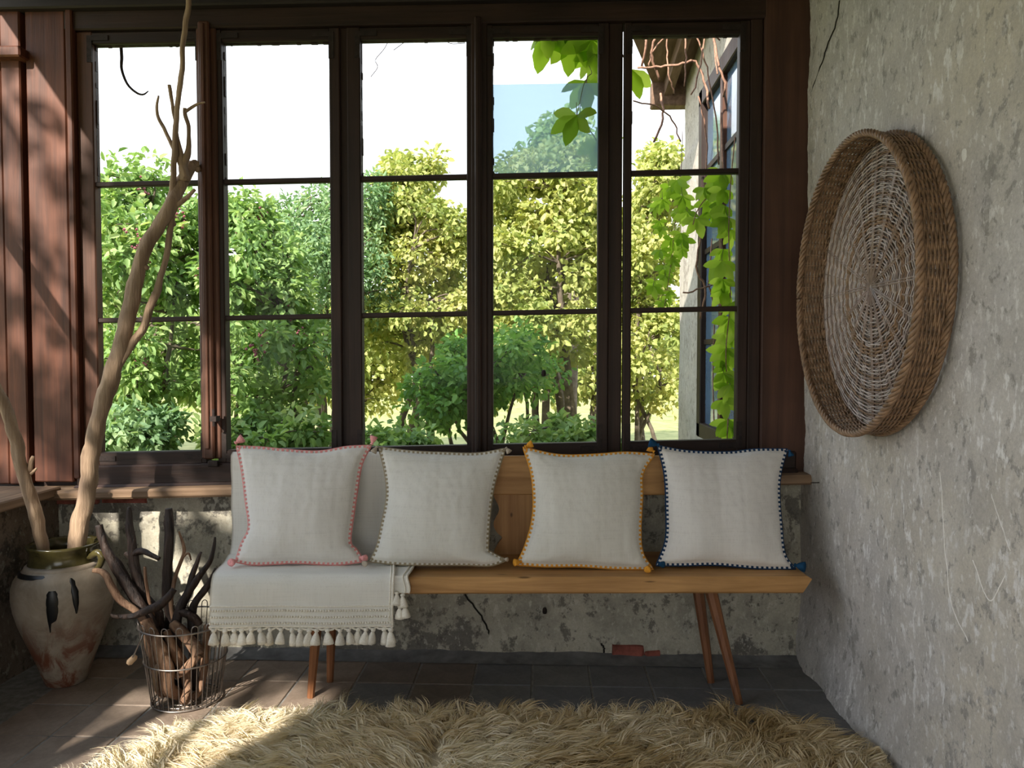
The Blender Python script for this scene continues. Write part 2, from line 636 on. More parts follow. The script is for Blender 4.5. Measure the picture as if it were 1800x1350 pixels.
wb.grid(wbf, 260, 60, flip=False)
wb.box(X0, X1, 0.05, 0.42, -0.4, 0.62)
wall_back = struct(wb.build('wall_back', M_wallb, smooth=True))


def brick(px0, px1, py0, py1, yv=0.0):
    a, c = at(px0, py1, yv), at(px1, py0, yv)
    bm_ = MB().box(a.x, c.x, -0.013 - .016 * (a.z < .12), 0.06, a.z, c.z, bev=0.004)
    vv = []
    for (x, y, z) in bm_.v:
        vv.append((x + random.uniform(-.006, .006), y + random.uniform(-.003, .003), z + random.uniform(-.003, .003)))
    bm_.v = vv
    bm_.build('brick', M_brick, wall_back)


for q in ((1076, 1130, 1131, 1150), (1132, 1160, 1141, 1150), (338, 400, 851, 869), (182, 258, 862, 884), (100, 176, 862, 884), (262, 330, 854, 866)):
    brick(*q)


def crack(pts, parent, rpx, Yf=None, Xf=None):
    P = [(at(x, y, Yf) if Yf is not None else atx(x, y, Xf)) for x, y in pts]
    pp, rr = smooth_path([(p, rpx) for p in P], 4)
    pp = [p + Vector((random.uniform(-.002, .002), random.uniform(-.002, .002), random.uniform(-.003, .003))) for p in pp]
    MB().tube(pp, rr, 5).build('crack', M_crack, parent)


crack([(818, 1045), (830, 1062), (846, 1083), (857, 1105), (860, 1120), (855, 1133)], wall_back, 0.0035, Yf=-0.006)
crack([(1057, 1132), (1062, 1140), (1060, 1150)], wall_back, 0.004, Yf=-0.012)

# right wall
wr = MB()


def wrf(u, v):
    y = 0.02 - u * (0.02 - YF)
    z = -0.03 + v * 2.80
    x = XR - bumpy(0, y, z, 0.009, 2.2) - bumpy(3, y, z, 0.0022, 16)
    foot = max(0, 1 - z / 0.25)
    x -= (0.02 + bumpy(9, y, z, .02, 5)) * foot * foot
    if z > 0.7 and y > -0.03:
        x -= bumpy(7, 0, z, .008, 9)
    return (x, y, z)


wr.grid(wrf, 300, 170)
wr.box(XR + 0.05, XR + 0.4, YF, 0.3, -0.4, 2.78)
wall_right = struct(wr.build('wall_right', M_wallr, smooth=True))
crack([(1476, 0), (1470, 40), (1456, 75), (1445, 110), (1432, 145), (1425, 166)], wall_right, 0.0022, Xf=XR - .002)
MB().tube([at(1440, 848, 0).lerp(atx(1441, 848, XR), 1.0) + Vector((-0.035, -.01, 0)), atx(1441, 848, XR) + Vector((0.01, 0, 0))], 0.0018, 6).build('nail', M_iron, wall_right)

M_pale = plain('pale_plaster_scratch', (0.78, 0.76, 0.72), 0.9, 0.1)
for pth in ([(1652, 830), (1664, 960), (1676, 1060), (1704, 1128)], [(1742, 868), (1760, 920), (1780, 968)], [(1716, 985), (1730, 1030), (1748, 1056), (1770, 1012)]):
    pp, rr = smooth_path([(atx(x, y, XR + .001), .0017) for x, y in pth], 8)
    pp = [Vector((wrf((0.02 - p.y) / (0.02 - YF), (p.z + .03) / 2.80)[0] + .0006, p.y + random.uniform(-.001, .001), p.z)) for p in pp]
    MB().tube(pp, rr, 5).build('scratch', M_pale, wall_right)
sp0 = atx(1693, 270, XR)
sb = MB()
ringp = []
for k in range(18):
    a = 2 * math.pi * k / 18
    r_ = .022 * (1 + .22 * mnoise.noise(Vector((math.cos(a) * 2, math.sin(a) * 2, 1))))
    ringp.append((sp0.y + r_ * .9 * math.cos(a), sp0.z + r_ * math.sin(a)))
xs0 = wrf((0.02 - sp0.y) / (0.02 - YF), (sp0.z + .03) / 2.80)[0]
sb.add([(xs0 - .004, sp0.y, sp0.z)] + [(xs0 + .002, y, z) for y, z in ringp], [(0, 1 + (k + 1) % 18, 1 + k) for k in range(18)])
sb.build('plaster_blob', M_pale, wall_right, smooth=True)

# left low wall + side window frame (daylight enters here)
wl_ = MB()


def wlf(u, v):
    y = 0.1 + u * (YF - 0.1)
    z = -0.02 + v * 0.66
    return (XL + bumpy(1, y, z, 0.008, 3), y, z)


wl_.grid(wlf, 200, 30, flip=True)
wl_.box(XL - 0.42, XL - 0.05, YF, 0.3, -0.4, 0.63)
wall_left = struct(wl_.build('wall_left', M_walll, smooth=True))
ls = MB().box(XL - 0.40, XL + 0.06, YF, -0.075, 0.622, 0.658, bev=0.005)
struct(ls.build('trim_2', M_silly))
lf = MB()
XS = -2.20
lf.box(XS - .03, XS + .03, YF, 0.0, 2.68, 2.76, bev=.004)
for yy in (-1.3, -2.7, -4.1):
    lf.box(XS - .04, XS + .03, yy - .035, yy + .035, 0.655, 2.69, bev=.004)
lf.box(XS - .02, XS + .02, YF, 0.0, 1.78, 1.80)
struct(lf.build('window_6', M_framez))
ws = MB().box(XS - .25, XS + .04, YF, -4.5, 0.655, 2.76)
ws.box(XS - .05, XS + .04, -4.5, -2.9, 2.28, 2.76)  # unseen lintel, added to keep the sun off the cushions
struct(ws.build('wall_left_front', M_walll))

# unseen front wall behind the camera, added with its doorway to limit the light
wf = MB()
wf.box(-2.45, -1.5, YF - .15, YF, -0.4, 2.78)
wf.box(0.5, 1.4, YF - .15, YF, -0.4, 2.78)
wf.box(-1.5, 0.5, YF - .15, YF, 2.25, 2.78)
struct(wf.build('wall_front_added', M_wallr))

# ceiling / roof
cl = MB().box(-2.23, 1.4, YF, 0.35, 2.76, 3.05)
struct(cl.build('ceiling', M_ceil))

# ------------------------------------------------------------------ window wall, back
# five sash openings (x ranges measured on the frame plane y = 0)
OPEN = [(-1.750, -1.342), (-1.240, -0.823), (-0.702, -0.294), (-0.194, 0.206), (0.334, 0.735)]
ZTOP = 2.370


def zb(x):
    return 0.824 + 0.0255 * (x + 0.0)


def zm1(x):
    return 1.853 + 0.012 * x


def zm2(x):
    return 1.330 + 0.0165 * x


# head beams
hb = MB().box(-2.45, XR + .02, -0.055, 0.10, 2.488, 2.80, bev=.006)
struct(hb.build('trim_3', M_beam))
hb = MB().box(-2.0, XR + .02, -0.020, 0.09, 2.418, 2.492, bev=.005)
struct(hb.build('trim_4', M_framex))
# low frame rails and sill
rl = MB()
rl.box(-1.83, XR - .03, -0.030, 0.07, 0.700, 0.778, bev=.006, sl=(0.030, 0.0265))
rl.box(-1.83, XR - .03, -0.055, 0.07, 0.682, 0.712, bev=.008, sl=(0.030, 0.030))
struct(rl.build('trim_5', M_framex))
rl = MB().box(-2.0, XR + .015, -0.118, 0.12, 0.662, 0.698, bev=.008, sl=(0.028, 0.028))
struct(rl.build('trim_6', M_sill))

# posts between the sashes
PST = [(-1.330, -1.252), (-0.812, -0.714), (-0.284, -0.204), (0.225, 0.312)]
pm = MB()
for i, (a, c) in enumerate([(-0.790, -0.738), (0.246, 0.300)]):
    pm2 = MB().box(a, c, 0.012, 0.09, 0.74, 2.43, bev=.004)
    struct(pm2.build('trim_%d' % (7 + i), M_framez))
pm2 = MB().box(0.775, 0.822, -0.004, 0.09, 0.72, 2.45, bev=.004)
struct(pm2.build('trim_9', M_framez))
pm2 = MB().box(0.822, XR + .01, -0.022, 0.09, 0.72, 2.50, bev=.005)
struct(pm2.build('trim_10', M_post))
# cover strips (moulded) between sash 1|2 and 3|4
for n, (a, c, mt) in enumerate([(-1.336, -1.258, M_stripz), (-0.276, -0.214, M_framez)]):
    s = MB()
    s.box(a, c, -0.012, 0.09, 0.76, 2.44, bev=.004)
    s.box(a + .014, c - .02, -0.032, -0.010, 0.76, 2.44, bev=.006)
    s.box(a + .026, c - .036, -0.040, -0.030, 0.80, 2.43, bev=.003)
    o = struct(s.build('trim_%d' % (11 + n), mt))
    # latch / knob
    if n == 0:
        p = at(378, 735, -0.045)
        MB().tube([p + Vector((0, -.012, .035)), p + Vector((0, -.010, -.03))], .006, 8).box(p.x - .012, p.x + .012, p.y - .02, p.y + .02, p.z - .012, p.z + .008).build('latch', M_iron, o)
        p = at(375, 815, -0.04)
        MB().box(p.x - .02, p.x + .02, p.y - .008, p.y + .01, p.z - .012, p.z + .012, bev=.003).build('hinge', M_iron, o)
    else:
        for (x, y) in ((842, 302), (845, 722)):
            p = at(x, y, -0.04)
            MB().lathe([(0.001, -.012), (0.007, -.010), (0.009, -.004), (0.009, .004), (0.006, .012), (0.001, .014)], (0, 0, 0), 12).build('knob', M_iron, o).location = p - world_loc(o)

BR = []   # corner brackets mesh
for i, (a, c) in enumerate(OPEN):
    root_mb = MB()
    sw = 0.055 if i in (0, 1) else 0.048
    la = 0.052 if i else 0.062
    rc = 0.024 if i in (0, 2) else 0.042
    if i in (1, 3):
        la = 0.034
    if i == 4:
        la, rc = 0.030, 0.040
    y0, y1 = -0.004, 0.042
    M_st = M_stripz if i == 0 else M_framez
    # window object = left stile; other members are children
    wo_ = MB().box(a - la, a, y0, y1, zb(a) - 0.05, ZTOP + .048, bev=.004).build('window_%d' % (i + 1), M_st)
    struct(wo_)
    MB().box(c, c + rc, y0, y1, zb(c) - 0.05, ZTOP + .048, bev=.004).build('stile', M_framez, wo_)
    MB().box(a - .004, c + .004, y0 + .001, y1, ZTOP, ZTOP + .046, bev=.004).build('top_rail', M_framex, wo_)
    MB().box(a - .004, c + .004, y0 + .001, y1, 0.824 - 0.052, 0.824, bev=.004, sl=(.0255, .0255)).build('bottom_rail', M_framex, wo_)
    MB().box(a - .004, c + .004, 0.004, 0.034, 1.853 - .0095, 1.853 + .0095, bev=.003, sl=(.012, .012)).build('muntin', M_framex, wo_)
    MB().box(a - .004, c + .004, 0.004, 0.034, 1.330 - .0095, 1.330 + .0095, bev=.003, sl=(.0165, .0165)).build('muntin', M_framex, wo_)
    # ragged putty left along the top and the left edge of the opening
    pt = MB()
    x = a
    while x < c:
        l_ = random.uniform(.006, .03)
        h_ = random.choice([.001, .002, .003, .005])
        pt.box(x, min(x + l_, c), 0.018, 0.030, ZTOP - h_, ZTOP + .004)
        x += l_
    z = zm1(a)
    while z < ZTOP:
        l_ = random.uniform(.01, .05)
        h_ = random.choice([.0005, .001, .002, .004])
        pt.box(a - .002, a + h_, 0.018, 0.030, z, min(z + l_, ZTOP))
        z += l_
    pt.build('putty', M_framex, wo_)
    # panes (upper lights of the first three have lost their glass)
    for (zl, zh, up) in ((zb((a + c) / 2), zm2((a + c) / 2), 0), (zm2((a + c) / 2), zm1((a + c) / 2), 0), (zm1((a + c) / 2), ZTOP, 1)):
        if up and i != 3:
            continue
        if up:
            g = MB().box(a - .003, c + .003, 0.022, 0.025, zl - .002, at(950, 147, 0.02).z)
            g.build('pane', M_haze, wo_)['label'] = 'broken dusty blue pane remnant'
            continue
        MB().box(a - .003, c + .003, 0.022, 0.025, zl - .006, zh + .006).build('pane', M_glass, wo_)
    # iron corner brackets
    for (xx, sx) in ((a, -1), (c, 1)):
        for (zz, sz) in ((ZTOP, 1), (zb(xx), -1)):
            bl_ = MB()
            bl_.box(min(xx, xx + sx * .020), max(xx, xx + sx * .020), y0 - .003, y0 + .002, min(zz - sz * .07, zz + sz * .03), max(zz - sz * .07, zz + sz * .03))
            bl_.box(min(xx - sx * .065, xx + sx * .020), max(xx - sx * .065, xx + sx * .020), y0 - .0031, y0 + .002, min(zz + sz * .012, zz + sz * .032), max(zz + sz * .012, zz + sz * .032))
            bl_.build('corner_bracket', M_iron, wo_)

# boards left of the windows
bd = MB().box(-2.5, -1.80, 0.03, 0.10, 0.64, 2.5)
bd_o = struct(bd.build('trim_13', M_framez))
for (x0, x1, yf, z0) in ((-2.150, -2.105, -0.020, .655), (-2.100, -2.022, -0.028, .655), (-2.004, -1.846, -0.022, .665), (-1.838, -1.812, -0.034, .68)):
    pb = MB()
    n = 14
    pb.box(x0, x1, yf, 0.04, z0, 2.50, bev=.005)
    pb.build('plank', M_board, bd_o)
pb = MB().box(-2.45, at(42, 90, -.05).x, -0.075, 0.03, at(20, 103, -.05).z, at(20, 84, -.05).z, bev=.006)
struct(pb.build('trim_14', M_board))

# ------------------------------------------------------------------ outside: ground and the wing of the house
M_ground, t, b = new_mat('meadow_ground')
f = noise(t, mapped(t, (1, 1, 1)), 3, 6, 0.7)
t.links.new(ramp(t, f, [(0.3, (0.14, 0.17, 0.04)), (0.7, (0.38, 0.36, 0.14))]), b.inputs['Base Color'])
b.inputs['Roughness'].default_value = 0.95
g = MB()
g.grid(lambda u, v: (-40 + 80 * u, -40 + 90 * v, -0.42 + 0.12 * mnoise.noise(Vector((u * 30, v * 30, 0)))), 90, 90)
struct(g.build('ground', M_ground))

XW = 1.05
M_wing = plaster('plaster_wing', (0.56, 0.53, 0.49), (0.72, 0.69, 0.64), (0.33, 0.29, 0.25), (0.60, 0.54, 0.47), 'x', 0.4, 0.0)
wg = MB()
YE = 2.86


def wgf(u, v):
    y = 0.12 + u * (YE - 0.12)
    z = -0.45 + v * 4.1
    return (XW - bumpy(4, y, z, .006, 3) - (0.03 if z < 2.62 + .0 * y else 0.0), y, z)


wg.grid(wgf, 80, 120, flip=True)
wg.box(XW + .02, XW + 0.5, 0.12, YE - .004, -0.45, 3.65)
wing = struct(wg.build('wall_wing', M_wing, smooth=True))
# window of the wing
fy0, fy1, fz0, fz1 = 0.55, 1.93, 0.66, 2.80
ww = MB()
for (ya, yb, za, zb_) in ((fy0, fy0 + .09, fz0, fz1), (fy1 - .10, fy1, fz0, fz1), (fy0, fy1, fz1 - .10, fz1), (fy0, fy1, fz0, fz0 + .09)):
    ww.box(XW - .085, XW + .0, ya, yb, za, zb_, bev=.006)
w6 = ww.build('window_7', M_framez)
struct(w6)
for yy in (0.98, 1.36):
    MB().box(XW - .075, XW - .0, yy - .03, yy + .03, fz0, fz1, bev=.004).build('mullion', M_stripz, w6)
for zz in (1.25, 1.80, 2.30):
    MB().box(XW - .062, XW - .03, fy0, fy1, zz - .015, zz + .015).build('muntin', M_framez, w6)
M_dglass = plain('sky_blue_glass', (0.10, 0.16, 0.24), 0.06, 0.2, 3, spec=0.9)
for (ya, yb) in ((fy0 + .09, .95), (1.01, 1.33), (1.39, fy1 - .1)):
    MB().box(XW - .050, XW - .044, ya, yb, fz0 + .05, fz1 - .05).build('pane', M_dglass, w6)
# brick-red patch under it
MB().box(XW - .036, XW, 1.55, 1.95, 0.36, 0.62, bev=.01).build('brick', M_brick, wing)
# soffit of the wing roof with rafters
sf = MB()
P0 = atx(1145, 165, .86)
sfo = [(0.84, 2.95, 3.17), (1.4, 2.95, 3.17), (1.4, 0.75, 3.52), (0.25, 0.75, 3.52), (0.42, 1.8, 3.36)]
tp = [(x, y, z + .10) for x, y, z in sfo]
sf.add(sfo + tp, [(0, 1, 2, 3, 4), (9, 8, 7, 6, 5)] + [(i, i + 5, (i + 1) % 5 + 5, (i + 1) % 5) for i in range(5)])
M_soff = wood('wing_soffit', (0.10, 0.06, 0.04), (0.25, 0.16, 0.11), 'y', 0.8)
sfo_ = struct(sf.build('wing_roof', M_soff))
for xx in (0.62, 0.92):
    r = MB()
    r.add([(xx + dx, yy, zz + dz) for (yy, zz) in ((2.9, 3.17), (0.9, 3.49)) for dx in (-.03, .03) for dz in (-.09, 0.01)],
          [(0, 1, 3, 2), (4, 6, 7, 5), (0, 4, 5, 1), (2, 3, 7, 6), (0, 2, 6, 4), (1, 5, 7, 3)])
    if xx > .8:
        r.build('rafter', M_soff, sfo_)
MB().box(0.80, 1.2, YE - .02, YE + .10, 3.02, 3.20, bev=.01).build('eave_board', M_soff, sfo_)


# ================================================================== FOLIAGE
def leaf_cloud(centers, normals, length, width, tint, fold=0.25, droop=0.3, up_bias=0.4, down=0.35):
    """vectorised six-point folded leaves -> verts, faces, tint"""
    N = len(centers)
    d = normals + rng.normal(0, 0.55, (N, 3)) + np.array([0, 0, -down])
    d /= np.linalg.norm(d, axis=1)[:, None]
    upv = rng.normal(0, 0.5, (N, 3)) + np.array([0, 0, up_bias + .4]) + 0.4 * normals
    s = np.cross(d, upv)
    s /= np.linalg.norm(s, axis=1)[:, None] + 1e-9
    n = np.cross(s, d)
    L = (length * rng.uniform(.6, 1.25, N))[:, None]
    W = (width * rng.uniform(.7, 1.2, N))[:, None]
    base = centers
    v = np.empty((N, 6, 3))
    v[:, 0] = base
    v[:, 1] = base + d * L * .30 + s * W * .5 + n * W * fold
    v[:, 2] = base + d * L * .68 + s * W * .42 + n * (W * fold - L * droop * .3)
    v[:, 3] = base + d * L - n * L * droop * .6
    v[:, 4] = base + d * L * .68 - s * W * .42 + n * (W * fold - L * droop * .3)
    v[:, 5] = base + d * L * .30 - s * W * .5 + n * W * fold
    return v.reshape(-1, 3), N


def mesh_from_np(name, verts, faces_flat, nper, mat_, tint=None, per=1):
    me = bpy.data.meshes.new(name)
    nf = len(faces_flat) // nper
    me.vertices.add(len(verts))
    me.vertices.foreach_set('co', np.ascontiguousarray(verts, dtype=np.float32).ravel())
    me.loops.add(len(faces_flat))
    me.loops.foreach_set('vertex_index', np.ascontiguousarray(faces_flat, dtype=np.int32))
    me.polygons.add(nf)
    me.polygons.foreach_set('loop_start', np.arange(0, nf * nper, nper, dtype=np.int32))
    me.polygons.foreach_set('loop_total', np.full(nf, nper, dtype=np.int32))
    if tint is not None:
        at_ = me.attributes.new('tint', 'FLOAT', 'POINT')
        at_.data.foreach_set('value', np.ascontiguousarray(tint, dtype=np.float32))
    me.materials.append(mat_)
    me.update(calc_edges=True)
    me.validate()
    return me


def foliage_obj(name, verts, N, mat_, tint, parent):
    base = np.arange(N) * 6
    f = np.stack([base, base + 1, base + 2, base + 3, base, base + 3, base + 4, base + 5], axis=1).ravel()
    off = np.array(world_loc(parent))
    me = mesh_from_np(name, verts - off, f, 4, mat_, np.repeat(tint, 6))
    o = bpy.data.objects.new(name, me)
    COL.objects.link(o)
    o.parent = parent
    return tag(o, kind='stuff')


def shrub(name, label, cat, base, crown, nclump, nleaf, ll, lw, mat_, seed, clump_r=0.22, stems=4, fill=0.55, tint_dir=None, group='bushes and trees behind the windows', shell=0.75, berries=0, trunk_r=0.03, gaps=()):
    """base (x,y,z) ground point; crown = list of ellipsoids (cx,cy,cz,rx,ry,rz,weight)"""
    r = np.random.default_rng(seed)
    root = thing(name, base, label, cat, group)
    wts = np.array([c[6] for c in crown], float)
    wts /= wts.sum()
    cc = []
    for k, c in enumerate(crown):
        n = max(2, int(nclump * wts[k]))
        q = r.normal(0, 1, (n, 3))
        q /= np.linalg.norm(q, axis=1)[:, None]
        rad = r.uniform(0, 1, n) ** (1 / 3.)
        rad = np.where(r.uniform(0, 1, n) < shell, .7 + .35 * r.uniform(0, 1, n), rad)
        cc.append(np.array(c[:3]) + q * rad[:, None] * np.array(c[3:6]))
    cc = np.concatenate(cc)
    # branches: stems from base, then a twig to each clump
    mb = MB()
    nodes_ = []
    bx, by, bz = base
    cz = cc[:, 2]
    for s_ in range(stems):
        tgt = cc[r.integers(len(cc))] * .75 + np.mean(cc, axis=0) * .25
        p0 = Vector((bx + r.uniform(-.18, .18), by + r.uniform(-.18, .18), bz - .05))
        p3 = Vector(tgt)
        p1 = p0.lerp(p3, .35) + Vector((r.uniform(-.12, .12), r.uniform(-.1, .1), .15))
        p2 = p0.lerp(p3, .7) + Vector((r.uniform(-.15, .15), r.uniform(-.1, .1), .1))
        pp, rr = smooth_path([(p0, trunk_r), (p1, trunk_r * .8), (p2, trunk_r * .5), (p3, trunk_r * .25)], 4)
        mb.tube(pp, rr, 6, rough=.3)
        nodes_ += list(zip(pp[3:], rr[3:]))
    NP = np.array([list(p) for p, _ in nodes_])
    for c in cc[:: max(1, len(cc) // 90)]:
        dist = np.linalg.norm(NP - c, axis=1) + 0.6 * np.maximum(0, NP[:, 2] - c[2])
        k = int(np.argmin(dist))
        p0, r0 = nodes_[k]
        c_ = Vector(c)
        md = p0.lerp(c_, .5) + Vector((r.uniform(-.06, .06), r.uniform(-.06, .06), r.uniform(-.03, .08)))
        pp, rr = smooth_path([(p0, min(r0, .012)), (md, .007), (c_, .003)], 3)
        mb.tube(pp, rr, 4, cap=False)
    mb.build('branches', M_trunk, root, smooth=True)
    # leaves
    kk = r.integers(len(cc), size=nleaf)
    dirs = r.normal(0, 1, (nleaf, 3))
    dirs /= np.linalg.norm(dirs, axis=1)[:, None]
    cent = cc[kk] + dirs * (clump_r * r.uniform(0.15, 1.0, nleaf) ** .6)[:, None] * np.array([1, 1, .85])
    if gaps:
        sd = np.array(SUN_DIR)
        keep = np.ones(nleaf, bool)
        for p, rad in gaps:
            d_ = cent - np.array(p)
            d_ = d_ - (d_ @ sd)[:, None] * sd
            keep &= np.linalg.norm(d_, axis=1) > rad
        cent, dirs, kk = cent[keep], dirs[keep], kk[keep]
        nleaf = len(cent)
    tint = np.clip(.45 + r.normal(0, .20, nleaf) + r.normal(0, .17, len(cc))[kk], 0, 1)
    vs_, N = leaf_cloud(cent, dirs, ll, lw, tint)
    foliage_obj('foliage', vs_, N, mat_, tint, root)
    if berries:
        bm_ = MB()
        for q in cc[r.choice(len(cc), berries, replace=False)]:
            for _ in range(14):
                p = Vector(q) + Vector(r.normal(0, .035, 3)) + Vector((0, -clump_r * .8, 0))
                s_ = r.uniform(.008, .013)
                bm_.add([p + Vector((s_, 0, 0)), p - Vector((s_, 0, 0)), p + Vector((0, s_, 0)), p - Vector((0, s_, 0)), p + Vector((0, 0, s_)), p - Vector((0, 0, s_))],
                        [(0, 2, 4), (2, 1, 4), (1, 3, 4), (3, 0, 4), (2, 0, 5), (1, 2, 5), (3, 1, 5), (0, 3, 5)])
        tag(bm_.build('berries', M_berry, root), 'dull pink berry clusters', kind='stuff')
    return root


M_berry = plain('berry_pink', (0.30, 0.09, 0.12), 0.7)
M_lf_green = leaf_mat('leaf_fresh_green', [(0.13, 0.24, 0.07), (0.27, 0.42, 0.14), (0.48, 0.58, 0.26)])
M_lf_cool = leaf_mat('leaf_cool_green', [(0.13, 0.24, 0.11), (0.25, 0.39, 0.20), (0.42, 0.54, 0.30)])
M_lf_lime = leaf_mat('leaf_yellow_green', [(0.24, 0.31, 0.09), (0.46, 0.50, 0.17), (0.68, 0.64, 0.28)])
M_lf_mid = leaf_mat('leaf_mid_green', [(0.18, 0.28, 0.09), (0.34, 0.46, 0.17), (0.54, 0.60, 0.28)])
M_lf_dark = leaf_mat('leaf_deep_green', [(0.09, 0.21, 0.05), (0.19, 0.38, 0.09), (0.36, 0.54, 0.16)])


def W(px, py, Y):
    p = at(px, py, Y)
    return p.x, p.y, p.z


def ell(px, py, Y, rpx, rpy, ry=None, wt=1.0):
    p = at(px, py, Y)
    k = (Y + 2.96) / FPX
    return (p.x, p.y, p.z, rpx * k, ry if ry else rpx * k * .8, rpy * k, wt)


GZ = -0.40
# elder-like bush behind the first sash
shrub('elder_bush', 'green elder bush with dull pink berries behind the sash beside the boards', 'bush', (W(250, 900, 2.1)[0], 2.1, GZ),
      [ell(262, 470, 2.1, 100, 100, .5, 2), ell(240, 640, 2.0, 115, 90, .5, 1.2), ell(238, 318, 2.2, 34, 34, .25, .35), ell(205, 390, 2.1, 45, 40, .3, .5), ell(320, 380, 2.1, 40, 45, .3, .4)],
      130, 8200, .066, .034, M_lf_green, 11, .14, 5, berries=9, shell=.4)
shrub('berry_bush', 'leafy green bush with berry clusters behind the second sash', 'bush', (W(470, 900, 2.2)[0], 2.2, GZ),
      [ell(450, 480, 2.2, 75, 80, .5, 1.5), ell(480, 630, 2.1, 105, 100, .5, 1.6), ell(415, 385, 2.3, 28, 34, .25, .3), ell(455, 372, 2.3, 22, 24, .2, .2)],
      120, 7800, .063, .033, M_lf_green, 12, .14, 5, berries=10, shell=.4)
shrub('willow_bush', 'tall cool green fine-leaved bush between the second and third sash', 'bush', (W(570, 900, 3.8)[0], 3.8, GZ),
      [ell(545, 440, 3.8, 80, 55, .7, 1.3), ell(620, 470, 3.7, 70, 100, .7, 1.2), ell(655, 355, 3.9, 30, 40, .4, .4), ell(570, 365, 3.9, 26, 34, .3, .25), ell(505, 385, 3.9, 20, 26, .3, .2), ell(520, 580, 3.8, 120, 100, .7, 1.2)],
      180, 12500, .060, .023, M_lf_cool, 13, .16, 6, shell=.4)
shrub('lime_tree', 'sunlit yellow-green tree behind the third sash', 'tree', (W(730, 900, 4.3)[0], 4.3, GZ),
      [ell(715, 350, 4.3, 40, 50, .6, .8), ell(740, 430, 4.3, 85, 70, .8, 1.5), ell(740, 550, 4.2, 105, 90, .8, 1.4), ell(700, 290, 4.3, 16, 16, .25, .15), ell(758, 300, 4.3, 10, 24, .2, .12), ell(805, 400, 4.3, 25, 35, .3, .2)],
      180, 13500, .058, .043, M_lf_lime, 14, .16, 5, trunk_r=.045, shell=.4)
shrub('linden_tree', 'golden green round-leaved tree filling the fourth sash', 'tree', (W(985, 900, 4.2)[0], 4.2, GZ),
      [ell(960, 355, 4.2, 105, 55, .8, 1.6), ell(950, 460, 4.1, 110, 85, .8, 1.8), ell(990, 300, 4.4, 60, 28, .5, .5), ell(905, 310, 4.3, 30, 24, .3, .25), ell(930, 590, 4.1, 110, 70, .8, 1.2)],
      190, 15500, .060, .049, M_lf_lime, 15, .16, 7, trunk_r=.05, shell=.4)
shrub('pale_tree', 'pale hazy tree crown rising behind the golden tree', 'tree', (W(980, 900, 6.5)[0], 6.5, GZ),
      [ell(955, 262, 6.5, 38, 36, .6, 1), ell(1015, 262, 6.5, 42, 40, .6, 1), ell(985, 232, 6.5, 22, 22, .4, .5)],
      50, 1900, .10, .07, M_lf_mid, 16, .20, 3, trunk_r=.06, shell=.3)
shrub('hazel_bush', 'bright yellow-green bush beside the pale wing wall', 'bush', (W(1140, 900, 4.6)[0], 4.6, GZ),
      [ell(1165, 300, 4.6, 34, 36, .4, .6), ell(1150, 360, 4.6, 45, 50, .6, .8), ell(1120, 460, 4.5, 80, 80, .8, 1.5), ell(1130, 610, 4.4, 85, 110, .8, 1.5)],
      150, 12000, .060, .046, M_lf_lime, 17, .16, 5, shell=.4)
shrub('dark_bush', 'deep green leafy bush at the foot of the golden tree', 'bush', (W(880, 900, 2.9)[0], 2.9, GZ),
      [ell(880, 640, 2.9, 100, 65, .6, 1.5), ell(790, 690, 2.8, 80, 50, .5, 1)],
      90, 5600, .06, .036, M_lf_dark, 18, .14, 6, shell=.4)
for k, (px, py, Y, rx, ry_, lab) in enumerate((
        (230, 745, 1.5, 75, 45, 'low cool green bush outside the sash beside the boards'),
        (470, 745, 1.6, 105, 42, 'low fresh green bush outside the second sash'),
        (690, 770, 1.7, 75, 34, 'low fresh green bush outside the third sash'),
        (990, 755, 1.9, 105, 36, 'low bright green bush outside the fourth sash'))):
    shrub('low_bush', lab, 'bush', (W(px, py, Y)[0], Y, GZ), [ell(px, py + 25, Y, rx, ry_, .3, 1.5), ell(px, py + 130, Y, rx, 70, .25, .6)],
          60, 3000, .058, .034, (M_lf_cool, M_lf_green, M_lf_green, M_lf_green)[k], 30 + k, .11, 6, trunk_r=.012, shell=.4)
# far row, sunlit, that closes the view
for k, (px, py, Y, rx, ry_, mt, lab) in enumerate((
        (180, 600, 8.5, 170, 110, M_lf_mid, 'far green tree behind the elder bush'),
        (420, 620, 8.2, 150, 90, M_lf_mid, 'far green tree behind the berry bush'),
        (620, 610, 8.4, 130, 100, M_lf_lime, 'far green tree behind the cool green bush'),
        (840, 600, 8.6, 130, 110, M_lf_lime, 'far yellowish tree between third and fourth sash'),
        (1060, 600, 8.8, 140, 120, M_lf_lime, 'far yellowish tree behind the bush at the wing wall'))):
    shrub('far_tree', lab, 'tree', (W(px, py, Y)[0], Y, GZ), [ell(px, py, Y, rx, ry_, 1.0, 1)],
          130, 7000, .10, .07, mt, 50 + k, .30, 4, trunk_r=.06, shell=.3)
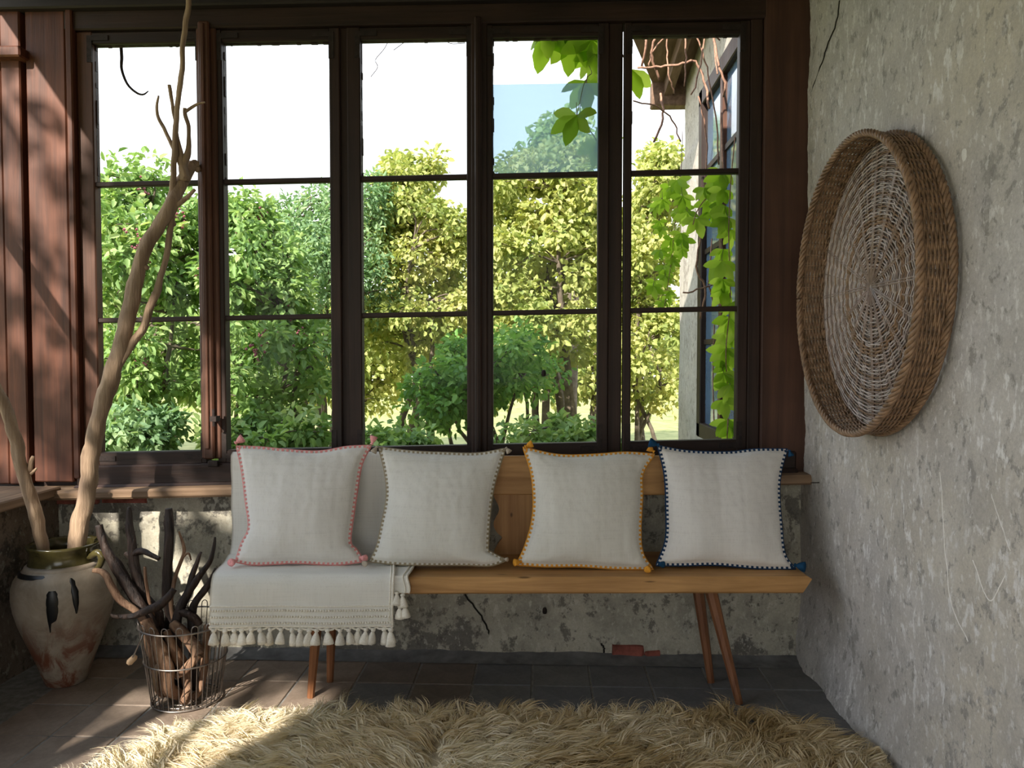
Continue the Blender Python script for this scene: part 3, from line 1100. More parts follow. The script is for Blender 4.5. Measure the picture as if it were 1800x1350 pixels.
# unseen tree beside the veranda, crown cut open so sunlight lands on chosen spots
SUN_GAPS = [(at(x, y, Y), r_ + .05) for x, y, Y, r_ in (
    (95, 115, -.03, .09), (35, 320, -.03, .07), (75, 370, -.03, .05), (150, 450, -.03, .05), (20, 470, -.03, .05), (115, 540, -.03, .05), (30, 600, -.03, .05),
    (85, 640, -.03, .05), (30, 790, -.03, .09), (95, 810, -.03, .05), (160, 640, -.03, .05), (160, 750, -.03, .05), (370, 640, -.04, .05), (368, 725, -.04, .06),
    (230, 835, -.1, .08), (330, 845, -.1, .04), (220, 890, 0, .06), (285, 925, 0, .06), (290, 985, 0, .05), (250, 960, 0, .04),
    (150, 985, -.43, .05), (185, 960, -.42, .05), (220, 1050, -.5, .05), (285, 1160, -.53, .09), (310, 1210, -.5, .08), (432, 945, -.4, .03), (425, 810, -.3, .03), (415, 870, -.22, .03))]
SUN_GAPS += [(atz(x, y, z), r_ + .05) for x, y, z, r_ in (
    (200, 1285, 0, .10), (165, 1345, 0, .09), (290, 1285, 0, .08), (225, 1240, 0, .07), (400, 1270, .05, .12), (480, 1290, .05, .10), (545, 1255, .05, .07), (330, 1300, .05, .1))]
shrub('veranda_tree', 'leafy tree standing beside the open side of the veranda', 'tree', (-4.6, -4.6, GZ),
      [(-3.35, -4.3, 3.2, .6, 1.9, 1.25, 1)],
      130, 5200, .12, .075, M_lf_dark, 71, .28, 3, trunk_r=.04, shell=.2, gaps=SUN_GAPS)

# ------------------------------------------------------------------ creeper (five-fingered leaves)
M_creep = leaf_mat('creeper_leaf', [(0.22, 0.40, 0.03), (0.40, 0.62, 0.06), (0.60, 0.78, 0.16)], 0.65, 0.4)


def leaflet_mesh(tv):
    me_v, me_f = [], []
    n = 9
    prof = [0.02, .16, .30, .40, .44, .42, .34, .20, 0.0]
    for i in range(n):
        tt = i / (n - 1)
        wv = prof[i]
        tooth = .035 if (i % 2 and 2 < i < 8) else 0
        y = -tt
        z = -.18 * tt * tt
        me_v += [(-(wv + tooth), y, z + .10 * wv), (0, y, z), ((wv + tooth), y, z + .10 * wv)]
    for i in range(n - 1):
        a = i * 3
        me_f += [(a, a + 1, a + 4, a + 3), (a + 1, a + 2, a + 5, a + 4)]
    me = bpy.data.meshes.new('leaflet')
    me.from_pydata(me_v, [], me_f)
    a = me.attributes.new('tint', 'FLOAT', 'POINT')
    a.data.foreach_set('value', [tv] * len(me_v))
    me.materials.append(M_creep)
    me.polygons.foreach_set('use_smooth', [True] * len(me.polygons))
    return me


LEAFLETS = [leaflet_mesh(q) for q in (.2, .4, .55, .7, .9)]


def creeper_leaf(root, p, L, spread=1.0, tilt=0.0, n=5, yaw=None):
    """palmate leaf hanging from p, leaflets fanned in a plane facing the house"""
    rl_ = random.uniform(-.5, .5) + tilt
    st = MB().tube([p + Vector((random.uniform(-.01, .01), .02, .03 + .2 * L)), p + Vector((0, .01, .01)), p], .0013, 5)
    leaf = st.build('leaf', M_stem, root)
    yw = random.uniform(-.6, .6) if yaw is None else yaw
    for k in range(n):
        a = (k - (n - 1) / 2) * (0.72 * spread) + rl_ * .6
        l = L * (1.0 - .10 * abs(k - (n - 1) / 2)) * random.uniform(.85, 1.1)
        o = bpy.data.objects.new('leaflet', random.choice(LEAFLETS))
        o.parent = leaf
        o.location = p - world_loc(leaf)
        # local -y = direction of leaflet; make it hang (-z), face -y
        m = Matrix.Rotation(yw, 3, 'Z') @ Matrix.Rotation(a, 3, 'Y') @ Matrix.Rotation(random.uniform(-.45, .35), 3, 'X') @ Matrix.Rotation(math.pi / 2, 3, 'X')
        o.rotation_mode = 'QUATERNION'
        o.rotation_quaternion = (m @ Matrix.Rotation(random.uniform(-.5, .5), 3, 'Y')).to_quaternion()
        o.scale = (l * .52, l, l)
        COL.objects.link(o)
    return leaf


def vine(name, label, stem_pts, Y, leaves, rpx=.0025):
    P = [at(x, y, Y) for x, y in stem_pts]
    root = thing(name, P[0], label, 'vine', 'creeper on the house')
    pp, rr = smooth_path([(p, rpx) for p in P], 5)
    MB().tube(pp, rr, 6).build('stem', M_vine_dry, root, smooth=True)
    k = (Y + 2.96) / FPX
    for (x, y, lpx, *o) in leaves:
        p = at(x, y, Y + random.uniform(-.03, .05) if y != 203 else -.035)
        creeper_leaf(root, p, lpx * k, *o)
    return root


spray = vine('creeper_vine', 'green creeper spray hanging across the top corner of the fourth sash',
     [(1100, 40), (1040, 55), (1035, 110), (1030, 150), (1020, 200), (1050, 250), (1062, 300)], 0.30,
     [(962, 58, 66, .7, .15), (1010, 62, 74, .7, 0), (1040, 70, 72, .9, .1), (1028, 142, 56, 1.0, .1), (1014, 203, 52, 1.15, .05), (1052, 245, 55, .9, 0), (1045, 95, 55, .8, -.3), (985, 40, 55, .6, .1)])
pp, rr = smooth_path([(at(x, y, Y), .0014) for x, y, Y in ((1034, 112, .30), (1040, 128, .12), (1034, 134, .024), (1026, 150, -.02), (1019, 180, -.036), (1014, 203, -.035))], 6)
MB().tube(pp, rr, 6).build('leaf_stalk', M_stem, spray, smooth=True)
vine('creeper_vine', 'two-fingered creeper leaf peeping in beside the dry vines of the fifth sash',
     [(1080, 40), (1092, 90), (1108, 125)], 0.22, [(1110, 122, 54, 1.0, -1.3, 2, 0.2)])
random.seed(5)
lv = []
for k in range(15):
    y = 315 + k * 9 + random.uniform(-5, 5)
    x = 1178 + random.uniform(-26, 26)
    lv.append((x, y, random.uniform(20, 32)))
for k in range(11):
    lv.append((1180 - k * 2 + random.uniform(-18, 18), 440 + k * 9, random.uniform(16, 26)))
vine('creeper_vine', 'trailing creeper strand hanging before the golden bush', [(1200, 230), (1196, 320), (1186, 400), (1180, 460), (1168, 540)], 0.95, lv, .002)
vine('creeper_vine', 'broad creeper leaves in front of the pale wing wall', [(1290, 300), (1262, 330), (1240, 350), (1225, 372), (1218, 395)], 0.62,
     [(1226, 384, 36, 1.1, 0, 5, 0), (1245, 352, 34, 1.0, -.4), (1208, 372, 30, 1.0, .3), (1238, 330, 30, .8, 0), (1256, 318, 30, .9, -.2), (1200, 345, 28, 1.0, .5), (1258, 370, 26, .9, -.3)])
lv = []
for k in range(19):
    y = 308 + k * 25
    lv.append((1278 + random.uniform(-9, 9), y + random.uniform(-8, 8), random.uniform(34, 46), .8, random.uniform(-.3, .6)))
vine('creeper_vine', 'creeper climbing the dark window frame of the wing', [(1292, 240), (1284, 330), (1281, 420), (1284, 520), (1276, 620), (1280, 700), (1278, 775)], 0.55, lv)

# dry stems tangled below the wing eave
dv = thing('dry_vine', at(1250, 60, 1.2), 'tangle of bare reddish vine stems under the wing eave', 'vine')
paths = [[(1120, 20), (1135, 70), (1128, 115)], [(1165, 10), (1172, 80), (1176, 130), (1185, 165)], [(1200, 20), (1206, 90), (1203, 150)],
         [(1120, 118), (1160, 118), (1200, 112), (1222, 108), (1240, 150), (1246, 190)], [(1175, 60), (1150, 85), (1140, 118)],
         [(1215, 30), (1232, 85), (1245, 130), (1258, 205), (1262, 290)], [(1250, 40), (1262, 110), (1278, 150), (1290, 170)],
         [(1262, 20), (1285, 90), (1292, 130)], [(1112, 178), (1150, 186), (1182, 212), (1195, 250)], [(1140, 30), (1152, 60), (1146, 100), (1160, 140)],
         [(1228, 170), (1242, 240), (1240, 330)], [(1195, 45), (1215, 60), (1235, 50), (1265, 70)], [(1238, 390), (1225, 470), (1240, 510), (1230, 560)],
         [(1250, 420), (1246, 500), (1262, 545)], [(1200, 515), (1240, 505), (1270, 490)], [(1270, 200), (1284, 260), (1290, 320)], [(1255, 560), (1262, 650), (1270, 740), (1290, 745)],
         [(1240, 60), (1225, 140), (1216, 165)], [(1160, 165), (1166, 200), (1150, 250)]]
for k, pth in enumerate(paths):
    Yv = 1.15 + 0.25 * math.sin(k * 2.1)
    pp, rr = smooth_path([(at(x, y, Yv + random.uniform(-.06, .06)), .0042 if k % 3 else .0065) for x, y in pth], 5)
    pp = [Vector((min(p.x + random.uniform(-.005, .005), XW - .11), p.y, p.z + random.uniform(-.005, .005))) for p in pp]
    MB().tube(pp, rr, 5).build('stem', M_vine_dry, dv, smooth=True)
# thin twigs in the upper light of the third sash
tw = thing('dry_twig', at(690, 60, .10), 'thin bare twigs dangling at the top of the third sash', 'twig')
for pth in ([(688, 60), (676, 85), (660, 105), (664, 118), (652, 135)], [(722, 66), (692, 88)], [(775, 60), (790, 76), (818, 76)]):
    pp, rr = smooth_path([(at(x, y, .10), .0016) for x, y in pth], 4)
    MB().tube(pp, rr, 5).build('twig_stem', M_vine_dry, tw)
pp, rr = smooth_path([(at(x, y, .05), r * .0021) for x, y, r in ((212, 72, 3), (214, 100, 3), (214, 122, 2.6), (224, 148, 2.4), (240, 163, 2.2), (252, 166, 1.8), (261, 160, 1.0))], 6)
tag(MB().tube(pp, rr, 7).build('dry_tendril', M_iron, smooth=True), 'dark hooked tendril hanging in the sash beside the boards', 'twig')

# ================================================================== BENCH
BF = Vector((-1.06, -0.518))
BDIR = Vector((1.942, 0.093)).normalized()
BN = Vector((-BDIR.y, BDIR.x))
BL = 1.944


def bw(u, v, z):
    q = BF + BDIR * u + BN * v
    return Vector((q.x, q.y, z))


bench = thing('bench', bw(BL / 2, .17, 0), 'honey-coloured pine bench with splayed legs and plank back', 'bench')


def bbox_b(u0, u1, v0, v1, z0, z1, bev, **kw):
    m_ = MB().box(u0, u1, v0, v1, z0, z1, bev=bev)
    m_.v = [tuple(bw(*p)) for p in m_.v]
    return m_


# seat: thick plank, chamfered right end
st = MB()
prof = [(0.0, .430), (0.0, .388), (0.006, .382), (0.325, .382), (0.33, .386), (0.33, .434), (0.325, .439), (0.008, .437)]
N_ = 70
vs_ = []
for i in range(N_ + 1):
    u = BL * i / N_
    for j, (v, z) in enumerate(prof):
        uu = u
        if i == N_:
            uu = u - (0.022 if z < .40 else 0.0) - (.012 if 0 < j < 4 and z < .39 else 0)
        if i == N_ and z > .43:
            uu = u - .012
        wob = .0016 * mnoise.noise(Vector((u * 9, j, 0)))
        vs_.append(bw(uu, v + wob, z + .0012 * mnoise.noise(Vector((u * 5, j * 3, 4))) - 0.002 * 0))
fs = []
n = len(prof)
for i in range(N_):
    for j in range(n):
        a, c = i * n + j, i * n + (j + 1) % n
        fs.append((a, c, c + n, a + n))
fs.append(tuple(range(n - 1, -1, -1)))
fs.append(tuple(N_ * n + k for k in range(n)))
st.add(vs_, fs)
st.build('seat', M_bench, bench)
# backrest rail and shaped splats
bbox_b(.02, 1.70, .286, .312, .655, .798, .006).build('back_rail', M_bench, bench)
for uc in (0.30, 0.975, 1.62):
    s = MB()
    pts = []
    for k in range(33):
        tt = k / 32
        z = .438 + tt * (.66 - .438)
        hw = .070 + .010 * math.cos(tt * 4 * math.pi) - .012 * math.exp(-((tt - .28) / .05) ** 2)
        pts.append((hw, z))
    m = len(pts)
    ring = [(uc - hw, z) for hw, z in pts] + [(uc + hw, z) for hw, z in pts[::-1]]
    vs_ = [bw(u, .290, z) for u, z in ring] + [bw(u, .308, z) for u, z in ring]
    R = len(ring)
    fs = [(k, k + 1, R - 2 - k, R - 1 - k) for k in range(m - 1)]
    fs += [(R + k + 1, R + k, R + R - 1 - k, R + R - 2 - k) for k in range(m - 1)]
    fs += [(k + 1, k, R + k, R + k + 1) for k in range(R - 1)] + [(0, R - 1, 2 * R - 1, R)]
    s.add(vs_, fs)
    s.build('back_splat', M_benchz, bench)
# legs: top point under the seat, foot on the floor
for (tpx, tpy, v_, foot) in ((1253, 1025, .15, (1300, 1238)), (1230, 1006, .27, (1250, 1200)), (563, 1025, .12, (546, 1226)), (585, 1012, .22, (580, 1198))):
    f_ = atz(*foot, 0.0)
    u_ = (Vector(at(tpx, tpy, -.5 + v_).xy) - BF).dot(BDIR)
    tp_ = bw(u_, v_, .386)
    d_ = (tp_ - f_)
    pp = [f_ + d_ * k / 8 for k in range(9)]
    MB().tube(pp, [.0125 + .0105 * k / 8 for k in range(9)], 8).build('leg', M_leg, bench)


# ================================================================== CUSHIONS
def plane_hit(px, py, p0, n):
    d = ray(px, py)
    return CAM_LOC + d * ((p0 - CAM_LOC).dot(n) / d.dot(n))


def tassel_mb(L, R, seed=0, n=14):
    r = random.Random(seed)
    m_ = MB()
    ph = r.uniform(0, 6)
    prof = [(R * .12, 0.0), (R * .34, -.02 * L), (R * .46, -.09 * L), (R * .42, -.17 * L), (R * .26, -.22 * L), (R * .34, -.28 * L), (R * .60, -.45 * L), (R * .86, -.75 * L), (R * .98, -.97 * L), (R * .5, -1.0 * L)]
    m_.lathe(prof, n=2 * n, fn=lambda a, z: 1 + (.13 * math.sin(a * n + ph) + .06 * math.sin(a * 3 + ph)) * (1 if z < -.24 * L else .15))
    return m_


def pillow(idx, name, label, outline, ubase, thick, seed, tassels):
    """outline: four lists of pixel points (bottom L->R, right B->T, top R->L, left T->B) on the leaning cushion plane"""
    pb_, pt_ = bw(ubase, .085, .445), bw(ubase, .225, .845)
    upv = (pt_ - pb_).normalized()
    xd = Vector((BDIR.x, BDIR.y, 0))
    nrm = upv.cross(xd).normalized()
    if nrm.y > 0:
        nrm = -nrm          # towards the room
    ctr = (pb_ + pt_) / 2

    def loc(px, py):
        p = plane_hit(px, py, ctr, nrm) - ctr
        return p.dot(xd), p.dot(upv)

    def poly(pts, n=60):
        q = [loc(*p) for p in pts]
        pp, _ = smooth_path([(Vector((a, b_, 0)), 1) for a, b_ in q], 14)
        ds = [0]
        for i in range(1, len(pp)):
            ds.append(ds[-1] + (pp[i] - pp[i - 1]).length)
        out = []
        for k in range(n + 1):
            s_ = ds[-1] * k / n
            i = min(max(np.searchsorted(ds, s_) - 1, 0), len(pp) - 2)
            f_ = (s_ - ds[i]) / max(ds[i + 1] - ds[i], 1e-9)
            v_ = pp[i].lerp(pp[i + 1], f_)
            out.append((v_.x, v_.y))
        return out

    NN = 56
    bt, rg, tp_, lf_ = (poly(o, NN) for o in outline)
    tp_ = tp_[::-1]
    lf_ = lf_[::-1]

    def coons(i, j):
        u, v = i / NN, j / NN
        b0, b1, l0, r0 = bt[i], tp_[i], lf_[j], rg[j]
        c00, c10, c01, c11 = bt[0], bt[NN], tp_[0], tp_[NN]
        return tuple((1 - v) * b0[k] + v * b1[k] + (1 - u) * l0[k] + u * r0[k]
                     - ((1 - u) * (1 - v) * c00[k] + u * (1 - v) * c10[k] + (1 - u) * v * c01[k] + u * v * c11[k]) for k in (0, 1))

    root = thing(name, pb_, label, 'cushion', 'linen cushions in a row on the bench')
    mb = MB()
    for side in (1, -1):
        vs_ = []
        for j in range(NN + 1):
            for i in range(NN + 1):
                x, y = coons(i, j)
                u, v = 2 * i / NN - 1, 2 * j / NN - 1
                e = max(0, (1 - u * u)) * max(0, (1 - v * v))
                ed = max(0.0, (min(1 - abs(u), 1 - abs(v)) - .035) / .965)
                e = min(e, (1 - (1 - ed) ** 2) * 1.0) if ed < .3 else e
                h = .0016 + thick * (e ** .46 if e > 0 else 0) * (1 + .10 * -v)
                edge = min(1, e * 6)
                h += edge * (.007 * mnoise.noise(Vector((x * 9 + seed, y * 5, side))) + .0012 * mnoise.noise(Vector((x * 34 + seed, y * 5, side * 2)))
                             + .0016 * mnoise.noise(Vector((x * 60 + seed, y * 45, side * 2))))
                # gathers close to seams
                gz = (1 - min(1, e * 3)) * min(1, e * 14)
                h += gz * .006 * mnoise.noise(Vector((x * 48, y * 48, seed)))
                # vertical pressed creases
                for cx in (-.12, -.04, .05, .13):
                    h -= edge * .0010 * math.exp(-((x - cx - .02 * y) / .005) ** 2)
                p = ctr + xd * x + upv * y + nrm * (side * h)
                vs_.append(p)
        fs = []
        for j in range(NN):
            for i in range(NN):
                a = j * (NN + 1) + i
                q = (a, a + 1, a + NN + 2, a + NN + 1)
                fs.append(q if side == 1 else q[::-1])
        mb.add(vs_, fs)
    mb.build('cover', M_linen[idx], root, smooth=True)
    # blanket-stitched edge: alternating yarn and linen along the seam
    loop = [bt[k] for k in range(NN)] + [rg[k] for k in range(NN)] + [tp_[NN - k] for k in range(NN)] + [lf_[NN - k] for k in range(NN)]
    eb = MB()
    L_ = len(loop)
    cx_ = sum(p[0] for p in loop) / L_
    cy_ = sum(p[1] for p in loop) / L_
    ring = []
    for k in range(L_):
        p = Vector((*loop[k], 0))
        tg = (Vector((*loop[(k + 1) % L_], 0)) - Vector((*loop[k - 1], 0))).normalized()
        no = Vector((tg.y, -tg.x, 0))
        ring.append((p, no))
    for k in range(L_):
        half = k % 2
        seg = []
        for tt in (0.0, 1.0):
            p = ring[k][0].lerp(ring[(k + 1) % L_][0], tt)
            no = ring[k][1].lerp(ring[(k + 1) % L_][1], tt)
            hh = 1.5 if half == 0 else 1.0
            for (a, h) in ((-.0105, .0036 * hh), (0.0, .0036 * hh), (.0038, 0), (0.0, -.0036), (-.0105, -.0036)):
                q = p + no * a
                seg.append(ctr + xd * q.x + upv * q.y + nrm * h)
        o = 5
        eb.add(seg, [(0, 1, 1 + o, o), (3, 4, 4 + o, 3 + o)], 0 if half == 0 else 1)
        eb.add(seg, [(1, 2, 2 + o, 1 + o), (2, 3, 3 + o, 2 + o)], 0)
    eb.build('stitched_edge', [M_yarn[idx], M_linen[idx]], root)
    # corner tassels
    for (px, py, ang, s_, *fw_) in tassels:
        p = plane_hit(px, py, ctr, nrm) + nrm * (.008 + (fw_[0] if fw_ else 0))
        tm = tassel_mb(.034 * s_, .015 * s_, seed + px)
        rot = Matrix.Rotation(ang, 3, nrm)
        base_dir = -upv
        q = (rot @ base_dir)
        if py > 900:        # lower corners: the tassel lies flat, pointing to the room
            q = Vector((q.x, q.y, 0)) + Vector((nrm.x, nrm.y, 0)) * .45
            q.normalize()
            p.z = max(p.z, (.4535 if px < 690 else .438) + .0145 * s_)
        rotm = Vector((0, 0, -1)).rotation_difference(q).to_matrix()
        tm.v = [tuple(rotm @ Vector(v) + p) for v in tm.v]
        tm.build('tassel', M_yarn_t[idx], root, smooth=True)
    return root


cush0 = pillow(0, 'cushion', 'cream linen cushion with pink stitched edge and pink tassels on the throw',
       [[(414, 986), (450, 991), (520, 988), (590, 991), (640, 985)], [(640, 985), (627, 965), (616, 950), (622, 900), (628, 860), (636, 815), (652, 782)],
        [(652, 782), (610, 784), (560, 792), (500, 789), (460, 785), (416, 783)], [(416, 783), (425, 825), (432, 880), (437, 925), (424, 955), (414, 986)]],
       .40, .064, 3, [(414, 779, 2.2, 1.0), (654, 781, 2.9, .9), (417, 984, -.25, .9), (634, 978, .9, .8)])
cush = pillow(1, 'cushion', 'cream linen cushion with olive stitched edge, second from the navy-edged one',
       [[(650, 990), (700, 995), (760, 996), (820, 996), (862, 997), (890, 988)], [(890, 988), (864, 974), (858, 965), (862, 900), (870, 850), (888, 792)],
        [(888, 792), (840, 800), (780, 799), (720, 796), (666, 789)], [(666, 789), (676, 830), (680, 875), (670, 930), (662, 965), (650, 990)]],
       .83, .060, 9, [(664, 788, -.5, .8), (889, 790, .6, .7), (648, 992, -.2, .7, .012), (885, 986, 1.2, .5)])
cush.location.z += .006     # sits on the throw's hem
cush0.location.z -= .003
cush2 = pillow(2, 'cushion', 'cream linen cushion with mustard stitched edge and orange tassels',
       [[(908, 990), (960, 993), (1020, 993), (1080, 997), (1148, 998)], [(1148, 998), (1130, 970), (1126, 930), (1129, 870), (1130, 830), (1150, 796)],
        [(1150, 796), (1100, 793), (1040, 797), (980, 797), (920, 784)], [(920, 784), (934, 830), (938, 880), (934, 920), (922, 960), (908, 990)]],
       1.21, .062, 15, [(922, 784, 2.0, .9), (1150, 793, -2.2, .8), (917, 985, -1.3, .85), (1140, 996, -.35, .8, .010)])
cush2.location.z -= .005
cush3 = pillow(3, 'cushion', 'white linen cushion with navy stitched edge and navy tassels by the wall',
       [[(1154, 990), (1200, 990), (1260, 989), (1330, 995), (1398, 996)], [(1398, 996), (1380, 970), (1374, 920), (1370, 860), (1374, 820), (1384, 786)],
        [(1384, 786), (1330, 786), (1280, 791), (1210, 789), (1156, 780)], [(1156, 780), (1168, 830), (1171, 890), (1170, 945), (1154, 990)]],
       1.62, .064, 21, [(1156, 783, -1.9, 1.1, .026), (1386, 788, .2, .7), (1157, 986, .35, .75), (1394, 990, 1.0, 1.1)])

cush3.location.z -= .0075    # all four rest on the seat

# ================================================================== THROW
throw = thing('throw_blanket', bw(.28, .15, .444), 'cream throw with lace hem and tassels draped over the bench', 'throw')
TP = [(.322, .60), (.322, .70), (.321, .79), (.312, .808), (.295, .810), (.279, .800), (.274, .70), (.270, .58), (.262, .48), (.245, .452), (.20, .4475), (.12, .4475), (.05, .4475), (.008, .4465), (-.008, .440), (-.016, .425), (-.020, .40), (-.022, .36), (-.024, .32), (-.025, .285)]
ds = [0]
for i in range(1, len(TP)):
    ds.append(ds[-1] + math.hypot(TP[i][0] - TP[i - 1][0], TP[i][1] - TP[i - 1][1]))


def prof_at(s_):
    d_ = s_ * ds[-1]
    i = min(max(int(np.searchsorted(ds, d_)) - 1, 0), len(TP) - 2)
    f_ = (d_ - ds[i]) / (ds[i + 1] - ds[i])
    return TP[i][0] * (1 - f_) + TP[i + 1][0] * f_, TP[i][1] * (1 - f_) + TP[i + 1][1] * f_


def u_of(px, py, v, z):
    """length coordinate on the bench of a pixel at (v,z)"""
    y = (BF + BDIR * .3 + BN * v).y
    p = at(px, py, y)
    return (Vector((p.x, p.y)) - BF).dot(BDIR)


UL_F, UR_F = u_of(374, 1060, -.02, .4), u_of(690, 1060, -.02, .4)
UL_B, UR_B = u_of(409, 815, .27, .79), u_of(692, 815, .27, .79)


def throw_pt(a, s_, off=0.0):
    v, z = prof_at(s_)
    k = min(1, max(0, v / .28))
    ul = UL_F * (1 - k) + UL_B * k
    ur = UR_F * (1 - k) + UR_B * k
    if a < .03:      # soft left edge
        pass
    u = ul + (ur - ul) * a
    nz = mnoise.noise(Vector((u * 7, s_ * 5, 2))) * .004 + mnoise.noise(Vector((u * 22, s_ * 13, 7))) * .0016
    u += .006 * mnoise.noise(Vector((s_ * 9, a * 2, 5)))
    hang = max(0, (.42 - z) / .14) if v < .05 else 0
    v2 = v - abs(nz) * .8 - off - hang * (.004 + .005 * math.sin(u * 19 + 1))
    z2 = z + (nz * .6 + off if v > -.005 else 0)
    if v >= .24:
        z2 = z + (off if z > .79 else 0)
    return bw(u, v2, z2)


tm = MB()
tm.grid(lambda a, s_: throw_pt(a, s_), 70, 110)
tm.grid(lambda a, s_: throw_pt(a, s_, .005), 70, 110, flip=True)
nn = len(tm.v) // 2
idx = lambda i, j: j * 71 + i
rim = [idx(i, 0) for i in range(71)] + [idx(70, j) for j in range(1, 111)] + [idx(i, 110) for i in range(69, -1, -1)] + [idx(0, j) for j in range(109, 0, -1)]
tm.f += [(rim[k], rim[(k + 1) % len(rim)], rim[(k + 1) % len(rim)] + nn, rim[k] + nn) for k in range(len(rim))]
tm.m += [0] * len(rim)
tm.build('cloth', M_throw, throw, smooth=True)
# corded selvedge on the right edge
pp = [throw_pt(1.0, s_, .006) for s_ in np.linspace(.62, .995, 60)]
pp = [p + Vector((0, 0, .002)) for p in pp]
MB().tube(pp, .0042, 6).build('selvedge', M_cotton, throw, smooth=True)
pp = [throw_pt(.985, s_, .005) for s_ in np.linspace(.62, .985, 60)]
MB().tube(pp, .003, 6).build('selvedge', M_cotton, throw, smooth=True)
# folded-under corner that shows at the right
UF0, UF1 = UR_F - .02, u_of(716, 1030, -.02, .4)
fm = MB()
FP = [(.20, .4455), (.10, .4455), (.02, .4455), (-.004, .442), (-.010, .43), (-.013, .41), (-.014, .392)]


def fold_pt(a, s_, off=0):
    k = s_ * (len(FP) - 1)
    i = min(int(k), len(FP) - 2)
    f_ = k - i
    v = FP[i][0] * (1 - f_) + FP[i + 1][0] * f_
    z = FP[i][1] * (1 - f_) + FP[i + 1][1] * f_
    u = UF0 + (UF1 - UF0) * a + .004 * math.sin(s_ * 9)
    return bw(u, v - off, z + (off if v > -.005 else 0))


fm.grid(lambda a, s_: fold_pt(a, s_), 12, 40)
fm.grid(lambda a, s_: fold_pt(a, s_, .004), 12, 40, flip=True)
fm.build('folded_corner', M_throw, throw, smooth=True)
MB().tube([fold_pt(1.0, s_, .004) for s_ in np.linspace(0, 1, 40)], .0042, 6).build('selvedge', M_cotton, throw, smooth=True)
MB().tube([fold_pt(.80, s_, .005) for s_ in np.linspace(0, 1, 40)], .0028, 6).build('selvedge', M_cotton, throw, smooth=True)
# lace hem: rows of knots and scallops, too small to pick apart
lm = MB()
for row, (s_, r_) in enumerate(((.945, .0045), (.965, .0042), (.985, .0045))):
    for k in range(66):
        a = (k + .5 * (row % 2) + .25) / 66
        p = throw_pt(a, s_, .007)
        lm.lathe([(0.0006, -r_), (r_ * .8, -r_ * .6), (r_, 0), (r_ * .8, r_ * .6), (.0006, r_)], tuple(p), 6)
for k in range(22):
    pts = []
    for q in range(9):
        aa = math.pi * q / 8
        a = (k + .5 - .5 * math.cos(aa)) / 22
        p = throw_pt(min(a, 1), .995, .004)
        pts.append(p + Vector((0, 0, -.011 * math.sin(aa))))
    lm.tube(pts, .0036, 6)
for s_ in (.932, .996):
    lm.tube([throw_pt(a, s_, .006) for a in np.linspace(0, 1, 60)], .003, 6)
tag(lm.build('lace_hem', M_cotton, throw, smooth=True), kind='stuff')
# tassels along the hem
TM = []
for k in range(4):
    me = tassel_mb(.056, .0175, 40 + k, 16).mesh('tassel')
    me.materials.append(M_cotton)
    me.polygons.foreach_set('use_smooth', [True] * len(me.polygons))
    TM.append(me)
TX = [382, 402, 418, 431, 448, 461, 480, 497, 516, 530, 546, 558, 577, 598, 613, 630, 645, 658, 673, 686, 697]
for k, px in enumerate(TX):
    a = (px - 374) / (690 - 374)
    p = throw_pt(min(max(a, .02), .995), .998, .003)
    o = bpy.data.objects.new('tassel', TM[k % 4])
    o.parent = throw
    o.location = p + Vector((random.uniform(-.003, .003), -.004 + random.uniform(-.004, .003), -.004)) - world_loc(throw)
    o.rotation_euler = (random.uniform(-.15, .1), random.uniform(-.25, .25), random.uniform(0, 6))
    o.scale = (random.uniform(.85, 1.1), random.uniform(.85, 1.1), random.uniform(.85, 1.05))
    COL.objects.link(o)
for (px, py) in ((698, 1042), (708, 1046), (703, 1066), (712, 1064)):
    p = at(px, py, bw(.55, -.018, 0).y)
    o = bpy.data.objects.new('tassel', TM[px % 4])
    o.parent = throw
    o.location = p + Vector((0, -.004, .006)) - world_loc(throw)
    o.rotation_euler = (0, random.uniform(-.3, .1), random.uniform(0, 6))
    o.scale = (.95, .95, .8)
    COL.objects.link(o)

# ================================================================== WICKER TRAY ON THE WALL
TC = Vector((XR - .0065, -0.672, 1.362))
TR, TD = 0.424, 0.088
tray = thing('wicker_tray', TC - Vector((0, 0, TR)), 'large round woven wicker tray hung on the plaster wall', 'tray')


def tr_pt(r, a, h):
    """h = distance off the wall"""
    return Vector((TC.x - h, TC.y + r * math.cos(a), TC.z + r * math.sin(a) * 1.0))


NS = 32
RB = TR - .012
bw_ = MB()
rings = 74
for k in range(rings):
    r_ = .016 + (RB - .018) * (k + .5) / rings
    few = r_ < .17
    nsp = 16 if few else 32
    SEG = 160 if few else 224
    pts = []
    for q in range(SEG):
        a = 2 * math.pi * q / SEG
        over = math.cos(a * nsp / 2 + math.pi * (k % 2))
        over = math.copysign(abs(over) ** .7, over)
        bow = abs(math.sin(a * nsp / 2))
        rr_ = r_ + .0022 * bow * (1 if r_ > .05 else 0) + .0018 * mnoise.noise(Vector((q * .25, k, 0)))
        pts.append(tr_pt(rr_, a, .010 + .0036 * over + .0016 * mnoise.noise(Vector((q * .12, k * .7, 3))) + .012 * (1 - r_ / RB)))
    ring_dark = .43 < r_ / RB < .49
    bw_.tube(pts, .0036 if ring_dark else .0025, 5, closed=True, mi=2 if ring_dark else (0, 1, 0, 0, 1, 0, 2)[(k * 5) % 7])
tag(bw_.build('base_weave', [M_wick_in, M_wick_mid, M_wick_out], tray, smooth=True), kind='stuff')
sp_ = MB()
